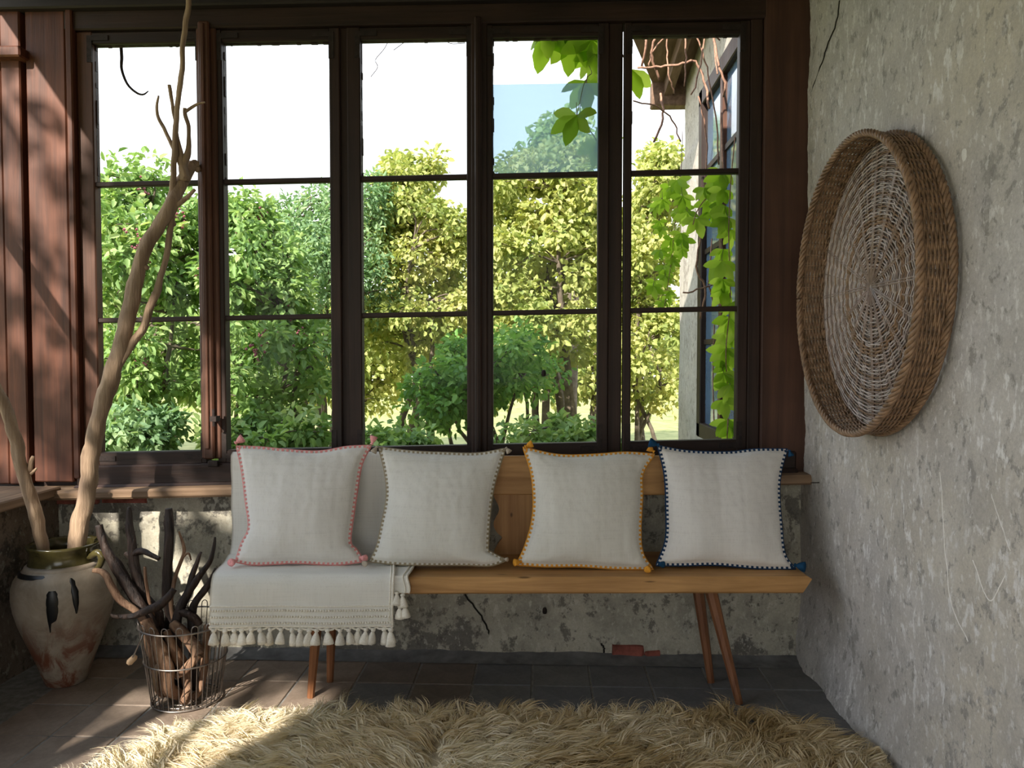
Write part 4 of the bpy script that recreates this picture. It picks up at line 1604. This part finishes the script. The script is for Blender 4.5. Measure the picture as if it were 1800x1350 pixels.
for k in range(NS):
    a = 2 * math.pi * k / NS
    if k % 2 == 0:
        for da in (-.0035, .0035):
            P_ = [tr_pt(.006, a, .0258), tr_pt(.16, a, .0208), tr_pt(RB * .6, a, .0172), tr_pt(RB, a, .0125)]
            sd = Vector((0, -math.sin(a), math.cos(a))) * da
            sp_.tube([p + sd for p in P_], .0034, 5)
    else:
        sp_.tube([tr_pt(.19, a, .0196), tr_pt(RB * .6, a, .0172), tr_pt(RB, a, .0125)], .0034, 5)
tag(sp_.build('spokes', M_wick_mid, tray, smooth=True), kind='stuff')
hb_ = MB()
hb_.lathe([(0.001, .004), (.012, .004), (.016, .0), (.012, -.004), (.001, -.004)], (0, 0, 0), 14)
hb_.v = [tuple(tr_pt(math.hypot(x, y), math.atan2(y, x), .023 + z)) for x, y, z in hb_.v]
hb_.build('hub', M_wick_in, tray, smooth=True)
sw_ = MB()
SR = 15
NU = 72
SEG2 = NU * 3
for k in range(SR):
    h = .010 + (TD - .016) * k / (SR - 1)
    pts = []
    for q in range(SEG2):
        a = 2 * math.pi * q / SEG2
        over = math.cos(a * NU / 2 + math.pi * (k % 2))
        pts.append(tr_pt(TR - .004 + .006 * h / TD + .0036 * over + .0012 * mnoise.noise(Vector((q * .2, k, 9))), a, h + .001 * mnoise.noise(Vector((q * .1, k, 4)))))
    sw_.tube(pts, .0033, 5, closed=True)
tag(sw_.build('side_weave', M_wick_out, tray, smooth=True), kind='stuff')
up_ = MB()
for k in range(NU):
    a = 2 * math.pi * (k + .02 * random.uniform(-1, 1)) / NU
    up_.tube([tr_pt(TR - .006, a, .004), tr_pt(TR - .001, a, TD)], .0036, 5)
tag(up_.build('uprights', M_wick_out, tray, smooth=True), kind='stuff')


def braid(name, r_, h, rr, nstr, turns, rad, mat_):
    m_ = MB()
    for s_ in range(nstr):
        pts = []
        NQ = 420
        for q in range(NQ):
            a = 2 * math.pi * q / NQ
            b_ = a * turns + 2 * math.pi * s_ / nstr
            pts.append(tr_pt(r_ + rr * math.cos(b_), a, h + rr * math.sin(b_)))
        m_.tube(pts, rad, 5, closed=True)
    tag(m_.build(name, mat_, tray, smooth=True), kind='stuff')


braid('rim_braid', TR + .003, TD + .002, .0065, 4, 34, .0052, M_wick_out)
braid('foot_braid', TR + .001, .012, .006, 4, 34, .0048, M_wick_out)

# ================================================================== POTTERY JAR
JC = Vector((-1.700, -0.318, 0.0))
M_jar, t, b = new_mat('old_glazed_pottery')
v = mapped(t, (1, 1, 1))
f1 = noise(t, v, 7, 6, 0.7, .5)
f2 = noise(t, mapped(t, (1, 1, .6), loc=(3, 1, 0)), 11, 6, 0.7, 1.0)
c = ramp(t, f1, [(0.3, (0.17, 0.13, 0.095)), (0.7, (0.40, 0.34, 0.27))])
sepz = node(t, 'ShaderNodeSeparateXYZ')
t.links.new(v, sepz.inputs[0])
lo = ramp(t, sepz.outputs[2], [(0.12, (1, 1, 1)), (0.30, (0, 0, 0))])
mm = node(t, 'ShaderNodeMath', operation='MULTIPLY')
t.links.new(ramp(t, f2, [(0.47, (0, 0, 0)), (0.58, (1, 1, 1))]), mm.inputs[0])
t.links.new(lo, mm.inputs[1])
c = mix(t, mm.outputs[0], c, (0.15, 0.05, 0.025))
t.links.new(c, b.inputs['Base Color'])
b.inputs['Roughness'].default_value = 0.5
bump(t, b, f1, .3, .004)
M_glaze = plain('dark_olive_glaze', (0.05, 0.042, 0.015), 0.18, 0.6, 14, spec=0.6, bs=.15)
M_black = plain('black_glaze_drip', (0.006, 0.006, 0.007), 0.35, 0.2, 30, spec=0.4)
jar = thing('pottery_jar', JC, 'big-bellied old pottery jar with dark glazed neck and black drips', 'jar')
JP = [(.062, 0.0), (.070, .004), (.082, .04), (.098, .09), (.117, .14), (.136, .19), (.154, .24), (.167, .29), (.173, .335), (.172, .37), (.164, .40), (.148, .425), (.130, .440)]
JN = [(.130, .438), (.119, .452), (.112, .470), (.111, .485), (.115, .500), (.121, .512), (.124, .520), (.118, .524), (.106, .515), (.101, .48), (.11, .44), (.14, .38), (.12, .2), (.02, .1)]


JP = [(r * .95, z * .955) for r, z in JP]
JN = [(r * .95, z * .955) for r, z in JN]


def jw(a, z):
    return 1 + .012 * mnoise.noise(Vector((2 * math.cos(a), 2 * math.sin(a), z * 6)))


jb = MB().lathe(JP, tuple(JC), 64, fn=jw, close_ends=True)
jb.f.pop()      # the shoulder opens into the neck
jb.m.pop()
jb.build('body', M_jar, jar, smooth=True)
MB().lathe(JN, tuple(JC), 64, fn=jw, close_ends=False).build('neck', M_glaze, jar, smooth=True)
MB().lathe([(.125, .4145), (.123, .426), (.112, .435), (.110, .426)], tuple(JC), 48, close_ends=False).build('collar_ring', M_jar, jar, smooth=True)
# lug handle stub on the right of the neck
lp = at(182, 973, JC.y - .02)
ja = math.atan2(-.3, 1)
h0 = JC + Vector((.102, -.02, .453))
hp, hr = smooth_path([(h0, .012), (h0 + Vector((.035, -.004, .018)), .013), (h0 + Vector((.052, -.006, .002)), .013), (h0 + Vector((.040, -.004, -.03)), .011), (h0 + Vector((.022, 0, -.045)), .010)], 5)
MB().tube(hp, hr, 8).build('lug_handle', M_glaze, jar, smooth=True)


def jar_r(z):
    for (r0, z0), (r1, z1) in zip(JP[:-1], JP[1:]):
        if z0 <= z <= z1:
            return r0 + (r1 - r0) * (z - z0) / (z1 - z0)
    return JP[-1][0]


def drip(rows):
    """rows of (z, angle_left, angle_right) laid on the belly with its own thickness"""
    m_ = MB()
    vs_, fs = [], []
    K = 8
    am = sum(a0 + a1 for _, a0, a1 in rows) / (2 * len(rows))
    rows = [(z, am + (a0 - am) * 1.55, am + (a1 - am) * 1.55) for z, a0, a1 in rows]
    for (z, a0, a1) in rows:
        for k in range(K + 1):
            a = a0 + (a1 - a0) * k / K
            e = .0035 * math.sin(math.pi * k / K) ** .5 if a1 > a0 else 0
            r_ = jar_r(z) * jw(a, z) + .0006 + e
            vs_.append((JC.x + r_ * math.cos(a), JC.y + r_ * math.sin(a), JC.z + z))
    for j in range(len(rows) - 1):
        for k in range(K):
            a = j * (K + 1) + k
            fs.append((a, a + 1, a + K + 2, a + K + 1))
    m_.add(vs_, fs)
    m_.build('glaze_drip', M_black, jar, smooth=True)


ac = -math.pi / 2 + .32
drip([(.372, ac - .03, ac + .05), (.362, ac - .055, ac + .075), (.335, ac - .06, ac + .085), (.30, ac - .06, ac + .08), (.275, ac - .055, ac + .06), (.268, ac - .055, ac + .045), (.26, ac - .052, ac - .01), (.245, ac - .048, ac - .022), (.228, ac - .045, ac - .03)])
ac = -math.pi / 2 + .75
drip([(.405, ac - .04, ac - .02), (.395, ac - .05, ac + .02), (.36, ac - .04, ac + .05), (.32, ac - .02, ac + .05), (.30, ac, ac + .04), (.285, ac + .01, ac + .03)])
# dark glaze sheet running over the shoulder
ac = -math.pi / 2 - .65
drip([(.4165, ac - .8, ac + .45), (.412, ac - .8, ac + .48), (.408, ac - .6, ac + .45), (.404, ac - .1, ac + .3)])


# ------------------------------------------------------------------ branches standing in the jar
def branch_obj(name, label, cat, paths, mat_, group=None, rough=.16, n=12, sub=10, knots=()):
    m_ = MB()
    for pth in paths:
        pp, rr = smooth_path([(at(x, y, Y), r * (Y + 2.96) / FPX) for x, y, Y, r in pth], sub)
        pp = [p + Vector((mnoise.noise(p * 17), mnoise.noise(p * 17 + Vector((9, 0, 0))), 0)) * min(.006, r * .8) for p, r in zip(pp, rr)]
        m_.tube(pp, rr, n, rough=rough * 1.5)
    for (x, y, Y, r) in knots:
        p = at(x, y, Y)
        q = r * (Y + 2.96) / FPX
        m_.lathe([(q * .3, -q), (q * .85, -q * .5), (q, 0), (q * .8, q * .55), (q * .3, q)], tuple(p), 8, fn=lambda a, z: 1 + .25 * math.sin(3 * a + z * 90))
    o = m_.build(name, mat_, smooth=True)
    return tag(o, label, cat, group)


branch_obj('driftwood_branch', 'long forked driftwood branch leaning from the jar against the window post', 'branch',
           [[(112, 1143, -.335, 10), (118, 1085, -.36, 12), (136, 960, -.33, 15), (152, 870, -.31, 14.5), (168, 760, -.29, 15), (196, 660, -.27, 14.5), (222, 570, -.25, 13.5), (243, 475, -.22, 12), (262, 425, -.20, 12), (292, 378, -.17, 12), (312, 335, -.13, 12), (328, 305, -.080, 11), (338, 290, -.048, 9)],
            [(324, 318, -.125, 9), (322, 290, -.12, 7), (330, 262, -.12, 5), (331, 235, -.12, 3.5), (327, 208, -.12, 3.5), (325, 190, -.12, 3.5)],
            [(327, 196, -.12, 2.5), (336, 190, -.12, 2.5), (348, 183, -.12, 2), (360, 180, -.12, 1.3)],
            [(326, 312, -.13, 6), (318, 285, -.13, 4.5), (314, 250, -.13, 3.5), (306, 205, -.13, 3.2), (300, 165, -.13, 3.2), (297, 150, -.13, 3)],
            [(318, 290, -.13, 4), (303, 258, -.14, 3.5), (290, 230, -.14, 3.2), (279, 210, -.14, 3), (276, 185, -.14, 2.5), (278, 168, -.14, 1.5)],
            [(318, 330, -.13, 7), (305, 362, -.15, 5), (325, 350, -.15, 4), (343, 333, -.15, 3)],
            [(205, 652, -.27, 5), (222, 618, -.26, 7), (250, 580, -.24, 6.5), (268, 532, -.22, 6.2), (278, 505, -.20, 6), (292, 450, -.18, 5.5), (300, 400, -.16, 5.2), (304, 330, -.15, 5), (308, 245, -.15, 4.8), (314, 170, -.15, 4.6), (322, 85, -.15, 4.8), (333, 0, -.15, 4.6), (338, -60, -.15, 4.4)]],
           M_bark[0], knots=((342, 290, -.042, 9), (347, 297, -.038, 6), (257, 470, -.215, 5), (240, 472, -.22, 5), (303, 393, -.155, 6)))
branch_obj('driftwood_branch', 'short pale driftwood branch with side twigs leaning left from the jar', 'branch',
           [[(104, 1120, -.28, 8), (95, 1075, -.32, 9), (76, 965, -.36, 10), (62, 900, -.37, 11), (45, 842, -.39, 11), (28, 775, -.41, 11), (8, 712, -.43, 10.5), (-20, 655, -.45, 10), (-48, 600, -.47, 9), (-75, 520, -.48, 7)],
            [(44, 840, -.39, 7), (52, 828, -.39, 5), (55, 812, -.39, 4), (58, 802, -.39, 2.5)], [(48, 838, -.39, 4), (58, 830, -.39, 3), (64, 823, -.39, 1.5)]],
           M_bark[0])

# ================================================================== WIRE BASKET
WC = Vector((-1.205, -0.440, 0.0))
RBt, RTp, HB = .108, .146, .280
basket = thing('wire_basket', WC, 'tall open wire basket full of charred sticks', 'basket')


def wp(a, z, dr=0):
    r_ = RBt + (RTp - RBt) * z / HB + dr
    return WC + Vector((r_ * math.cos(a), r_ * math.sin(a), z))


for (z, nm) in ((.006, 'base_ring'), (.150, 'middle_ring'), (HB - .012, 'top_ring')):
    MB().tube([wp(2 * math.pi * k / 64, z, .002) for k in range(64)], .0028, 6, closed=True).build(nm, M_wire, basket, smooth=True)
NW = 20
for k in range(NW):
    a0 = 2 * math.pi * (k - .22) / NW
    a1 = 2 * math.pi * (k + .22) / NW
    pts = [wp(a0, .004), wp(a0, HB)]
    for q in range(1, 6):
        th = math.pi * q / 6
        pts.append(wp((a0 + a1) / 2 - (a1 - a0) / 2 * math.cos(th), HB + .012 * math.sin(th)))
    pts += [wp(a1, HB), wp(a1, .004)]
    MB().tube(pts, .0017, 5).build('upright_wire', M_wire, basket, smooth=True)
for r_ in (.03, .06, .085):
    MB().tube([WC + Vector((r_ * math.cos(2 * math.pi * k / 36), r_ * math.sin(2 * math.pi * k / 36), .005)) for k in range(36)], .0018, 5, closed=True).build('bottom_wire', M_wire, basket)
for k in range(4):
    a = math.pi * k / 4
    MB().tube([wp(a, .004), wp(a + math.pi, .004)], .0018, 5).build('bottom_wire', M_wire, basket)
h0_, h1_ = wp(-2.15, HB - .014, .003), at(229, 1165, -.575)
hp_ = [h0_.lerp(h1_, k / 4) for k in range(5)]
hd = MB().tube(hp_, .0028, 6).build('handle', M_wire, basket, smooth=True)
g0, g1 = at(224, 1168, -.58), at(240, 1152, -.56)
MB().tube([g0, g0.lerp(g1, .2), g0.lerp(g1, .8), g1], [.005, .011, .0105, .005], 8).build('grip', plain('pale_wood_grip', (0.55, 0.38, 0.24), .6), hd, smooth=True)

G = 'sticks standing in the wire basket'
C_, B_ = M_bark[1], M_bark[2]


def stick_obj(label, mat_, rough, paths):
    """paths of (x, y, z, radius) in metres; sticks stand side by side and stay inside the wires"""
    m_ = MB()
    for pth in paths:
        pp, rr = smooth_path([(Vector(q[:3]), q[3]) for q in pth], 7)
        pp = [p + Vector((mnoise.noise(p * 17), mnoise.noise(p * 17 + Vector((9, 0, 0))), 0)) * min(.002, r * .4) for p, r in zip(pp, rr)]
        m_.tube(pp, rr, 12, rough=rough)
    return tag(m_.build('stick', mat_, smooth=True), label, 'stick', G)


stick_obj('charred stick with a pale sawn tip leaning toward the jar', C_, 0.3,
           [[(-1.522, -0.400, 0.582, 0.0133), (-1.504, -0.407, 0.528, 0.0145), (-1.479, -0.414, 0.480, 0.0158), (-1.445, -0.421, 0.433, 0.0169), (-1.396, -0.435, 0.370, 0.0169), (-1.349, -0.449, 0.316, 0.0168), (-1.313, -0.460, 0.266, 0.0166), (-1.283, -0.470, 0.186, 0.0153), (-1.262, -0.471, 0.100, 0.0147), (-1.242, -0.434, 0.023, 0.0149)]])
stick_obj('tall black forked stick pointing straight up with a side spur', C_, 0.3,
           [[(-1.434, -0.370, 0.638, 0.0048), (-1.433, -0.370, 0.623, 0.0081), (-1.430, -0.373, 0.592, 0.0109), (-1.422, -0.380, 0.543, 0.0134), (-1.413, -0.387, 0.492, 0.0154), (-1.402, -0.393, 0.437, 0.0166), (-1.386, -0.398, 0.383, 0.0170), (-1.364, -0.401, 0.331, 0.0172), (-1.320, -0.404, 0.279, 0.0164), (-1.298, -0.425, 0.204, 0.0150), (-1.274, -0.437, 0.127, 0.0149), (-1.267, -0.429, 0.060, 0.0150), (-1.263, -0.388, 0.023, 0.0150)],
            [(-1.411, -0.390, 0.477, 0.0114), (-1.388, -0.397, 0.490, 0.0115), (-1.364, -0.403, 0.493, 0.0109), (-1.339, -0.410, 0.485, 0.0094), (-1.315, -0.417, 0.477, 0.0082), (-1.303, -0.420, 0.473, 0.0075)],
            [(-1.411, -0.390, 0.457, 0.0095), (-1.424, -0.390, 0.474, 0.0084), (-1.433, -0.390, 0.480, 0.0065), (-1.438, -0.390, 0.475, 0.0038)]])
stick_obj('thick straight black stick with a broken top', C_, 0.25,
           [[(-1.298, -0.360, 0.632, 0.0115), (-1.298, -0.359, 0.614, 0.0136), (-1.295, -0.363, 0.582, 0.0149), (-1.291, -0.370, 0.533, 0.0153), (-1.293, -0.377, 0.468, 0.0153), (-1.294, -0.383, 0.404, 0.0155), (-1.294, -0.386, 0.346, 0.0162), (-1.290, -0.384, 0.298, 0.0168), (-1.286, -0.383, 0.237, 0.0172), (-1.276, -0.400, 0.160, 0.0170), (-1.244, -0.404, 0.072, 0.0157), (-1.226, -0.406, 0.026, 0.0150)]])
stick_obj('black antler-like stick splitting in two near the throw', C_, 0.35,
           [[(-1.135, -0.360, 0.534, 0.0029), (-1.139, -0.359, 0.511, 0.0048), (-1.143, -0.363, 0.484, 0.0067), (-1.150, -0.370, 0.451, 0.0086), (-1.173, -0.376, 0.420, 0.0104), (-1.200, -0.386, 0.379, 0.0127), (-1.226, -0.400, 0.329, 0.0151), (-1.238, -0.415, 0.295, 0.0167), (-1.244, -0.428, 0.238, 0.0165), (-1.239, -0.441, 0.153, 0.0149), (-1.221, -0.439, 0.065, 0.0137), (-1.209, -0.435, 0.022, 0.0130)],
            [(-1.184, -0.360, 0.482, 0.0038), (-1.189, -0.367, 0.466, 0.0065), (-1.197, -0.373, 0.440, 0.0084), (-1.208, -0.380, 0.404, 0.0095), (-1.216, -0.393, 0.361, 0.0108), (-1.220, -0.400, 0.339, 0.0114)],
            [(-1.230, -0.422, 0.292, 0.0132), (-1.204, -0.429, 0.288, 0.0133), (-1.182, -0.426, 0.273, 0.0127), (-1.165, -0.420, 0.249, 0.0113)]])
stick_obj('curved charred stick touching the throw', C_, 0.3,
           [[(-1.128, -0.370, 0.426, 0.0077), (-1.139, -0.369, 0.402, 0.0089), (-1.152, -0.372, 0.377, 0.0102), (-1.169, -0.380, 0.349, 0.0114), (-1.187, -0.395, 0.321, 0.0127), (-1.199, -0.396, 0.292, 0.0139), (-1.201, -0.403, 0.259, 0.0151), (-1.190, -0.418, 0.188, 0.0153), (-1.186, -0.426, 0.106, 0.0145), (-1.193, -0.407, 0.022, 0.0132)]])
stick_obj('crooked black stick lying across the others', C_, 0.35,
           [[(-1.406, -0.540, 0.320, 0.0035), (-1.394, -0.538, 0.313, 0.0066), (-1.372, -0.528, 0.309, 0.0090), (-1.337, -0.522, 0.311, 0.0106), (-1.307, -0.525, 0.323, 0.0114), (-1.282, -0.518, 0.333, 0.0117), (-1.261, -0.511, 0.341, 0.0116), (-1.242, -0.504, 0.358, 0.0111), (-1.228, -0.498, 0.375, 0.0102), (-1.218, -0.491, 0.391, 0.0090)],
            [(-1.353, -0.518, 0.311, 0.0053), (-1.352, -0.505, 0.301, 0.0041), (-1.347, -0.498, 0.299, 0.0035)]])
stick_obj('brown bent stick curving out of the basket before the jar', B_, 0.25,
           [[(-1.509, -0.460, 0.441, 0.0074), (-1.492, -0.461, 0.441, 0.0087), (-1.474, -0.465, 0.436, 0.0096), (-1.455, -0.471, 0.421, 0.0101), (-1.434, -0.477, 0.385, 0.0107), (-1.401, -0.483, 0.346, 0.0113), (-1.353, -0.485, 0.317, 0.0118), (-1.315, -0.495, 0.270, 0.0125), (-1.300, -0.503, 0.206, 0.0128), (-1.282, -0.499, 0.134, 0.0128), (-1.277, -0.484, 0.054, 0.0128), (-1.277, -0.457, 0.021, 0.0128)]])
stick_obj('stout light brown stick slanting behind the front wires', B_, 0.25,
           [[(-1.300, -0.514, 0.297, 0.0162), (-1.287, -0.521, 0.268, 0.0187), (-1.269, -0.529, 0.238, 0.0206), (-1.247, -0.532, 0.203, 0.0216), (-1.228, -0.533, 0.143, 0.0218), (-1.228, -0.523, 0.072, 0.0212), (-1.218, -0.466, 0.028, 0.0199)]])
stick_obj('brown stick with a knobbly middle inside the basket', B_, 0.3,
           [[(-1.242, -0.500, 0.254, 0.0109), (-1.230, -0.499, 0.221, 0.0133), (-1.217, -0.495, 0.182, 0.0160), (-1.206, -0.479, 0.140, 0.0182), (-1.195, -0.466, 0.093, 0.0172), (-1.183, -0.483, 0.050, 0.0158), (-1.177, -0.519, 0.023, 0.0146)]])
stick_obj('brown elbow-shaped stick with a pale broken end', B_, 0.3,
           [[(-1.243, -0.460, 0.265, 0.0148), (-1.214, -0.467, 0.244, 0.0173), (-1.185, -0.473, 0.219, 0.0192), (-1.157, -0.480, 0.193, 0.0202), (-1.143, -0.487, 0.177, 0.0202), (-1.138, -0.490, 0.170, 0.0201)],
            [(-1.138, -0.490, 0.174, 0.0146), (-1.160, -0.498, 0.148, 0.0148), (-1.184, -0.507, 0.124, 0.0136), (-1.211, -0.497, 0.103, 0.0109)]])
stick_obj('thin forked twig rising beside the thick black stick', B_, 0.25,
           [[(-1.263, -0.360, 0.553, 0.0029), (-1.252, -0.359, 0.520, 0.0050), (-1.245, -0.363, 0.494, 0.0059), (-1.244, -0.370, 0.474, 0.0057), (-1.254, -0.377, 0.441, 0.0062), (-1.265, -0.383, 0.408, 0.0066), (-1.270, -0.393, 0.370, 0.0068), (-1.270, -0.406, 0.291, 0.0073), (-1.253, -0.388, 0.178, 0.0076), (-1.252, -0.381, 0.035, 0.0075)],
            [(-1.252, -0.370, 0.454, 0.0042), (-1.235, -0.370, 0.475, 0.0040), (-1.223, -0.370, 0.476, 0.0035), (-1.216, -0.370, 0.455, 0.0027)]])
stick_obj('short thin upright twig between the black sticks', B_, 0.25,
           [[(-1.344, -0.440, 0.450, 0.0047), (-1.340, -0.440, 0.419, 0.0054), (-1.339, -0.438, 0.390, 0.0056), (-1.337, -0.432, 0.353, 0.0056), (-1.320, -0.432, 0.266, 0.0069), (-1.300, -0.458, 0.159, 0.0076), (-1.276, -0.447, 0.036, 0.0074)]])
stick_obj('pale peeled twig lying low inside the basket', M_bark[0], 0.25,
           [[(-1.272, -0.512, 0.061, 0.0090), (-1.268, -0.519, 0.085, 0.0096), (-1.268, -0.522, 0.110, 0.0103), (-1.264, -0.520, 0.136, 0.0108), (-1.254, -0.505, 0.152, 0.0098), (-1.246, -0.501, 0.160, 0.0091)]])
stick_obj('dark upright stick against the far right wires', B_, 0.25,
           [[(-1.139, -0.420, 0.248, 0.0113), (-1.140, -0.427, 0.212, 0.0126), (-1.143, -0.434, 0.161, 0.0132), (-1.149, -0.430, 0.096, 0.0130), (-1.160, -0.442, 0.033, 0.0130), (-1.169, -0.473, 0.021, 0.0130)]])

# ================================================================== SHEEPSKIN RUG
rug = thing('sheepskin_rug', (-0.1, -1.0, 0.002), 'long-haired cream sheepskin rug on the tiled floor', 'rug')
RG = [(-1.20, -0.980), (-1.10, -0.750), (-0.98, -0.635), (-0.78, -0.580), (-0.45, -0.595), (-0.1, -0.585), (0.25, -0.585), (0.55, -0.575), (0.75, -0.590), (0.86, -0.690), (0.93, -0.850), (0.92, -1.3), (0.7, -1.62), (0.0, -1.70), (-0.8, -1.62), (-1.22, -1.35)]
rp_, _ = smooth_path([(Vector((x, y, 0)), 1) for x, y in RG + RG[:1]], 4)
rp_ = rp_[:-1]
hm = MB()
cR = Vector((-.1, -1.05, 0))
vs_ = [cR + Vector((0, 0, .02))] + [p + Vector((0, 0, .004)) for p in rp_] + [cR.lerp(p, .85) + Vector((0, 0, .018)) for p in rp_]
K = len(rp_)
fs = [(1 + k, 1 + (k + 1) % K, 1 + K + (k + 1) % K, 1 + K + k) for k in range(K)] + [(0, 1 + K + k, 1 + K + (k + 1) % K) for k in range(K)]
hm.add(vs_, fs)
M_hide = plain('sheep_hide', (0.42, 0.34, 0.22), 0.95)
hm.build('hide', M_hide, rug, smooth=True)
# fleece
poly_ = np.array([[p.x, p.y] for p in rp_])


def inside(P):
    x, y = P[:, 0], P[:, 1]
    c_ = np.zeros(len(P), bool)
    j = len(poly_) - 1
    for i in range(len(poly_)):
        xi, yi = poly_[i]
        xj, yj = poly_[j]
        cond = ((yi > y) != (yj > y)) & (x < (xj - xi) * (y - yi) / (yj - yi + 1e-12) + xi)
        c_ ^= cond
        j = i
    return c_


# clumps of locks: every clump shares a lean and curl
NCL = 5200
cp = np.stack([rng.uniform(-1.25, 1.0, NCL * 2), rng.uniform(-1.72, -.50, NCL * 2)], 1)
cp = cp[inside(cp)][:NCL]
near = rng.uniform(0, 1, len(cp)) < np.where(cp[:, 1] < -1.15, .35, 1.0)
cp = cp[near]
NC = len(cp)
flow = np.array([mnoise.noise(Vector((x * 2.1, y * 2.1, 1))) * 2.6 for x, y in cp])
ang = np.where(cp[:, 0] < -.3, 2.7, 0.3) + flow + rng.normal(0, .55, NC)
# at the rim the wool leans outwards
ang_out = np.arctan2(cp[:, 1] + 1.05, (cp[:, 0] + .1) * .7)
edge_ = cp[:, 1] > -.70
ang = np.where(edge_ & (rng.uniform(0, 1, NC) < .65), np.pi / 2 + rng.normal(0, .7, NC), ang)
clen = rng.uniform(.05, .115, NC)
cz_ = rng.uniform(.45, 1.0, NC)
cphase = rng.uniform(0, 6.28, NC)
cfreq = rng.uniform(4, 9, NC)
camp = rng.uniform(.006, .018, NC)
tone = np.array([mnoise.noise(Vector((x * 4, y * 4, 5))) for x, y in cp])
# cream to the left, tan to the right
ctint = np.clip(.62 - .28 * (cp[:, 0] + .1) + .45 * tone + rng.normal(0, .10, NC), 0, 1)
PER = 24
NL = NC * PER
ci = np.repeat(np.arange(NC), PER)
root = cp[ci] + rng.normal(0, .008, (NL, 2))
a_ = ang[ci] + rng.normal(0, .11, NL)
Ln = clen[ci] * rng.uniform(.75, 1.15, NL)
hz = cz_[ci] * rng.uniform(.8, 1.15, NL)
SEGS = 7
tt = np.linspace(0, 1, SEGS)
dx, dy = np.cos(a_), np.sin(a_)
px_, py_ = -dy, dx
wig = camp[ci][:, None] * np.sin(cphase[ci][:, None] + rng.normal(0, .25, NL)[:, None] + cfreq[ci][:, None] * tt[None]) * tt[None] ** .7
fwd = Ln[:, None] * (tt[None] ** 1.15)
zz = .012 + Ln[:, None] * hz[:, None] * .50 * np.sin(np.minimum(tt[None] * 1.9, 2.35)) * (1 - .25 * tt[None])
X = root[:, 0:1] + fwd * dx[:, None] + wig * px_[:, None]
Y = root[:, 1:2] + fwd * dy[:, None] + wig * py_[:, None]
Z = np.maximum(zz, .006) + rng.uniform(0, .010, NL)[:, None]
ctrl = np.stack([X, Y, Z], 2)
wd = (.0019 * rng.uniform(.6, 1.3, NL))[:, None] * np.maximum(.08, (1 - tt[None] ** 1.6)) * (1 + .3 * np.sin(5 * tt[None]))
th_ = rng.uniform(0, np.pi, NL)
sv = np.stack([px_ * np.cos(th_), py_ * np.cos(th_), np.sin(th_)], 1)[:, None, :]
# keep wool off the right-hand wall
ctrl[:, :, 0] = np.minimum(ctrl[:, :, 0], XR - .035)
VA = ctrl + sv * wd[:, :, None]
VB = ctrl - sv * wd[:, :, None]
VV = np.stack([VA, VB], 2).reshape(NL, SEGS * 2, 3)
base = (np.arange(NL) * SEGS * 2)[:, None]
q = []
for k in range(SEGS - 1):
    q.append(np.stack([base[:, 0] + 2 * k, base[:, 0] + 2 * k + 1, base[:, 0] + 2 * k + 3, base[:, 0] + 2 * k + 2], 1))
F = np.stack(q, 1).reshape(-1)
tn = np.clip(ctint[ci] + rng.normal(0, .08, NL), 0, 1)
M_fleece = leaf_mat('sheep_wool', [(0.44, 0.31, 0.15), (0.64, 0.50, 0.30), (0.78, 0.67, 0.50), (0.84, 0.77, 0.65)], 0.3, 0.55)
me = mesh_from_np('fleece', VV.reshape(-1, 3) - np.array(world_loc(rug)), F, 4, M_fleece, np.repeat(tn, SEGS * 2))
me.polygons.foreach_set('use_smooth', [True] * len(me.polygons))
o = bpy.data.objects.new('fleece', me)
COL.objects.link(o)
o.parent = rug
tag(o, kind='stuff')
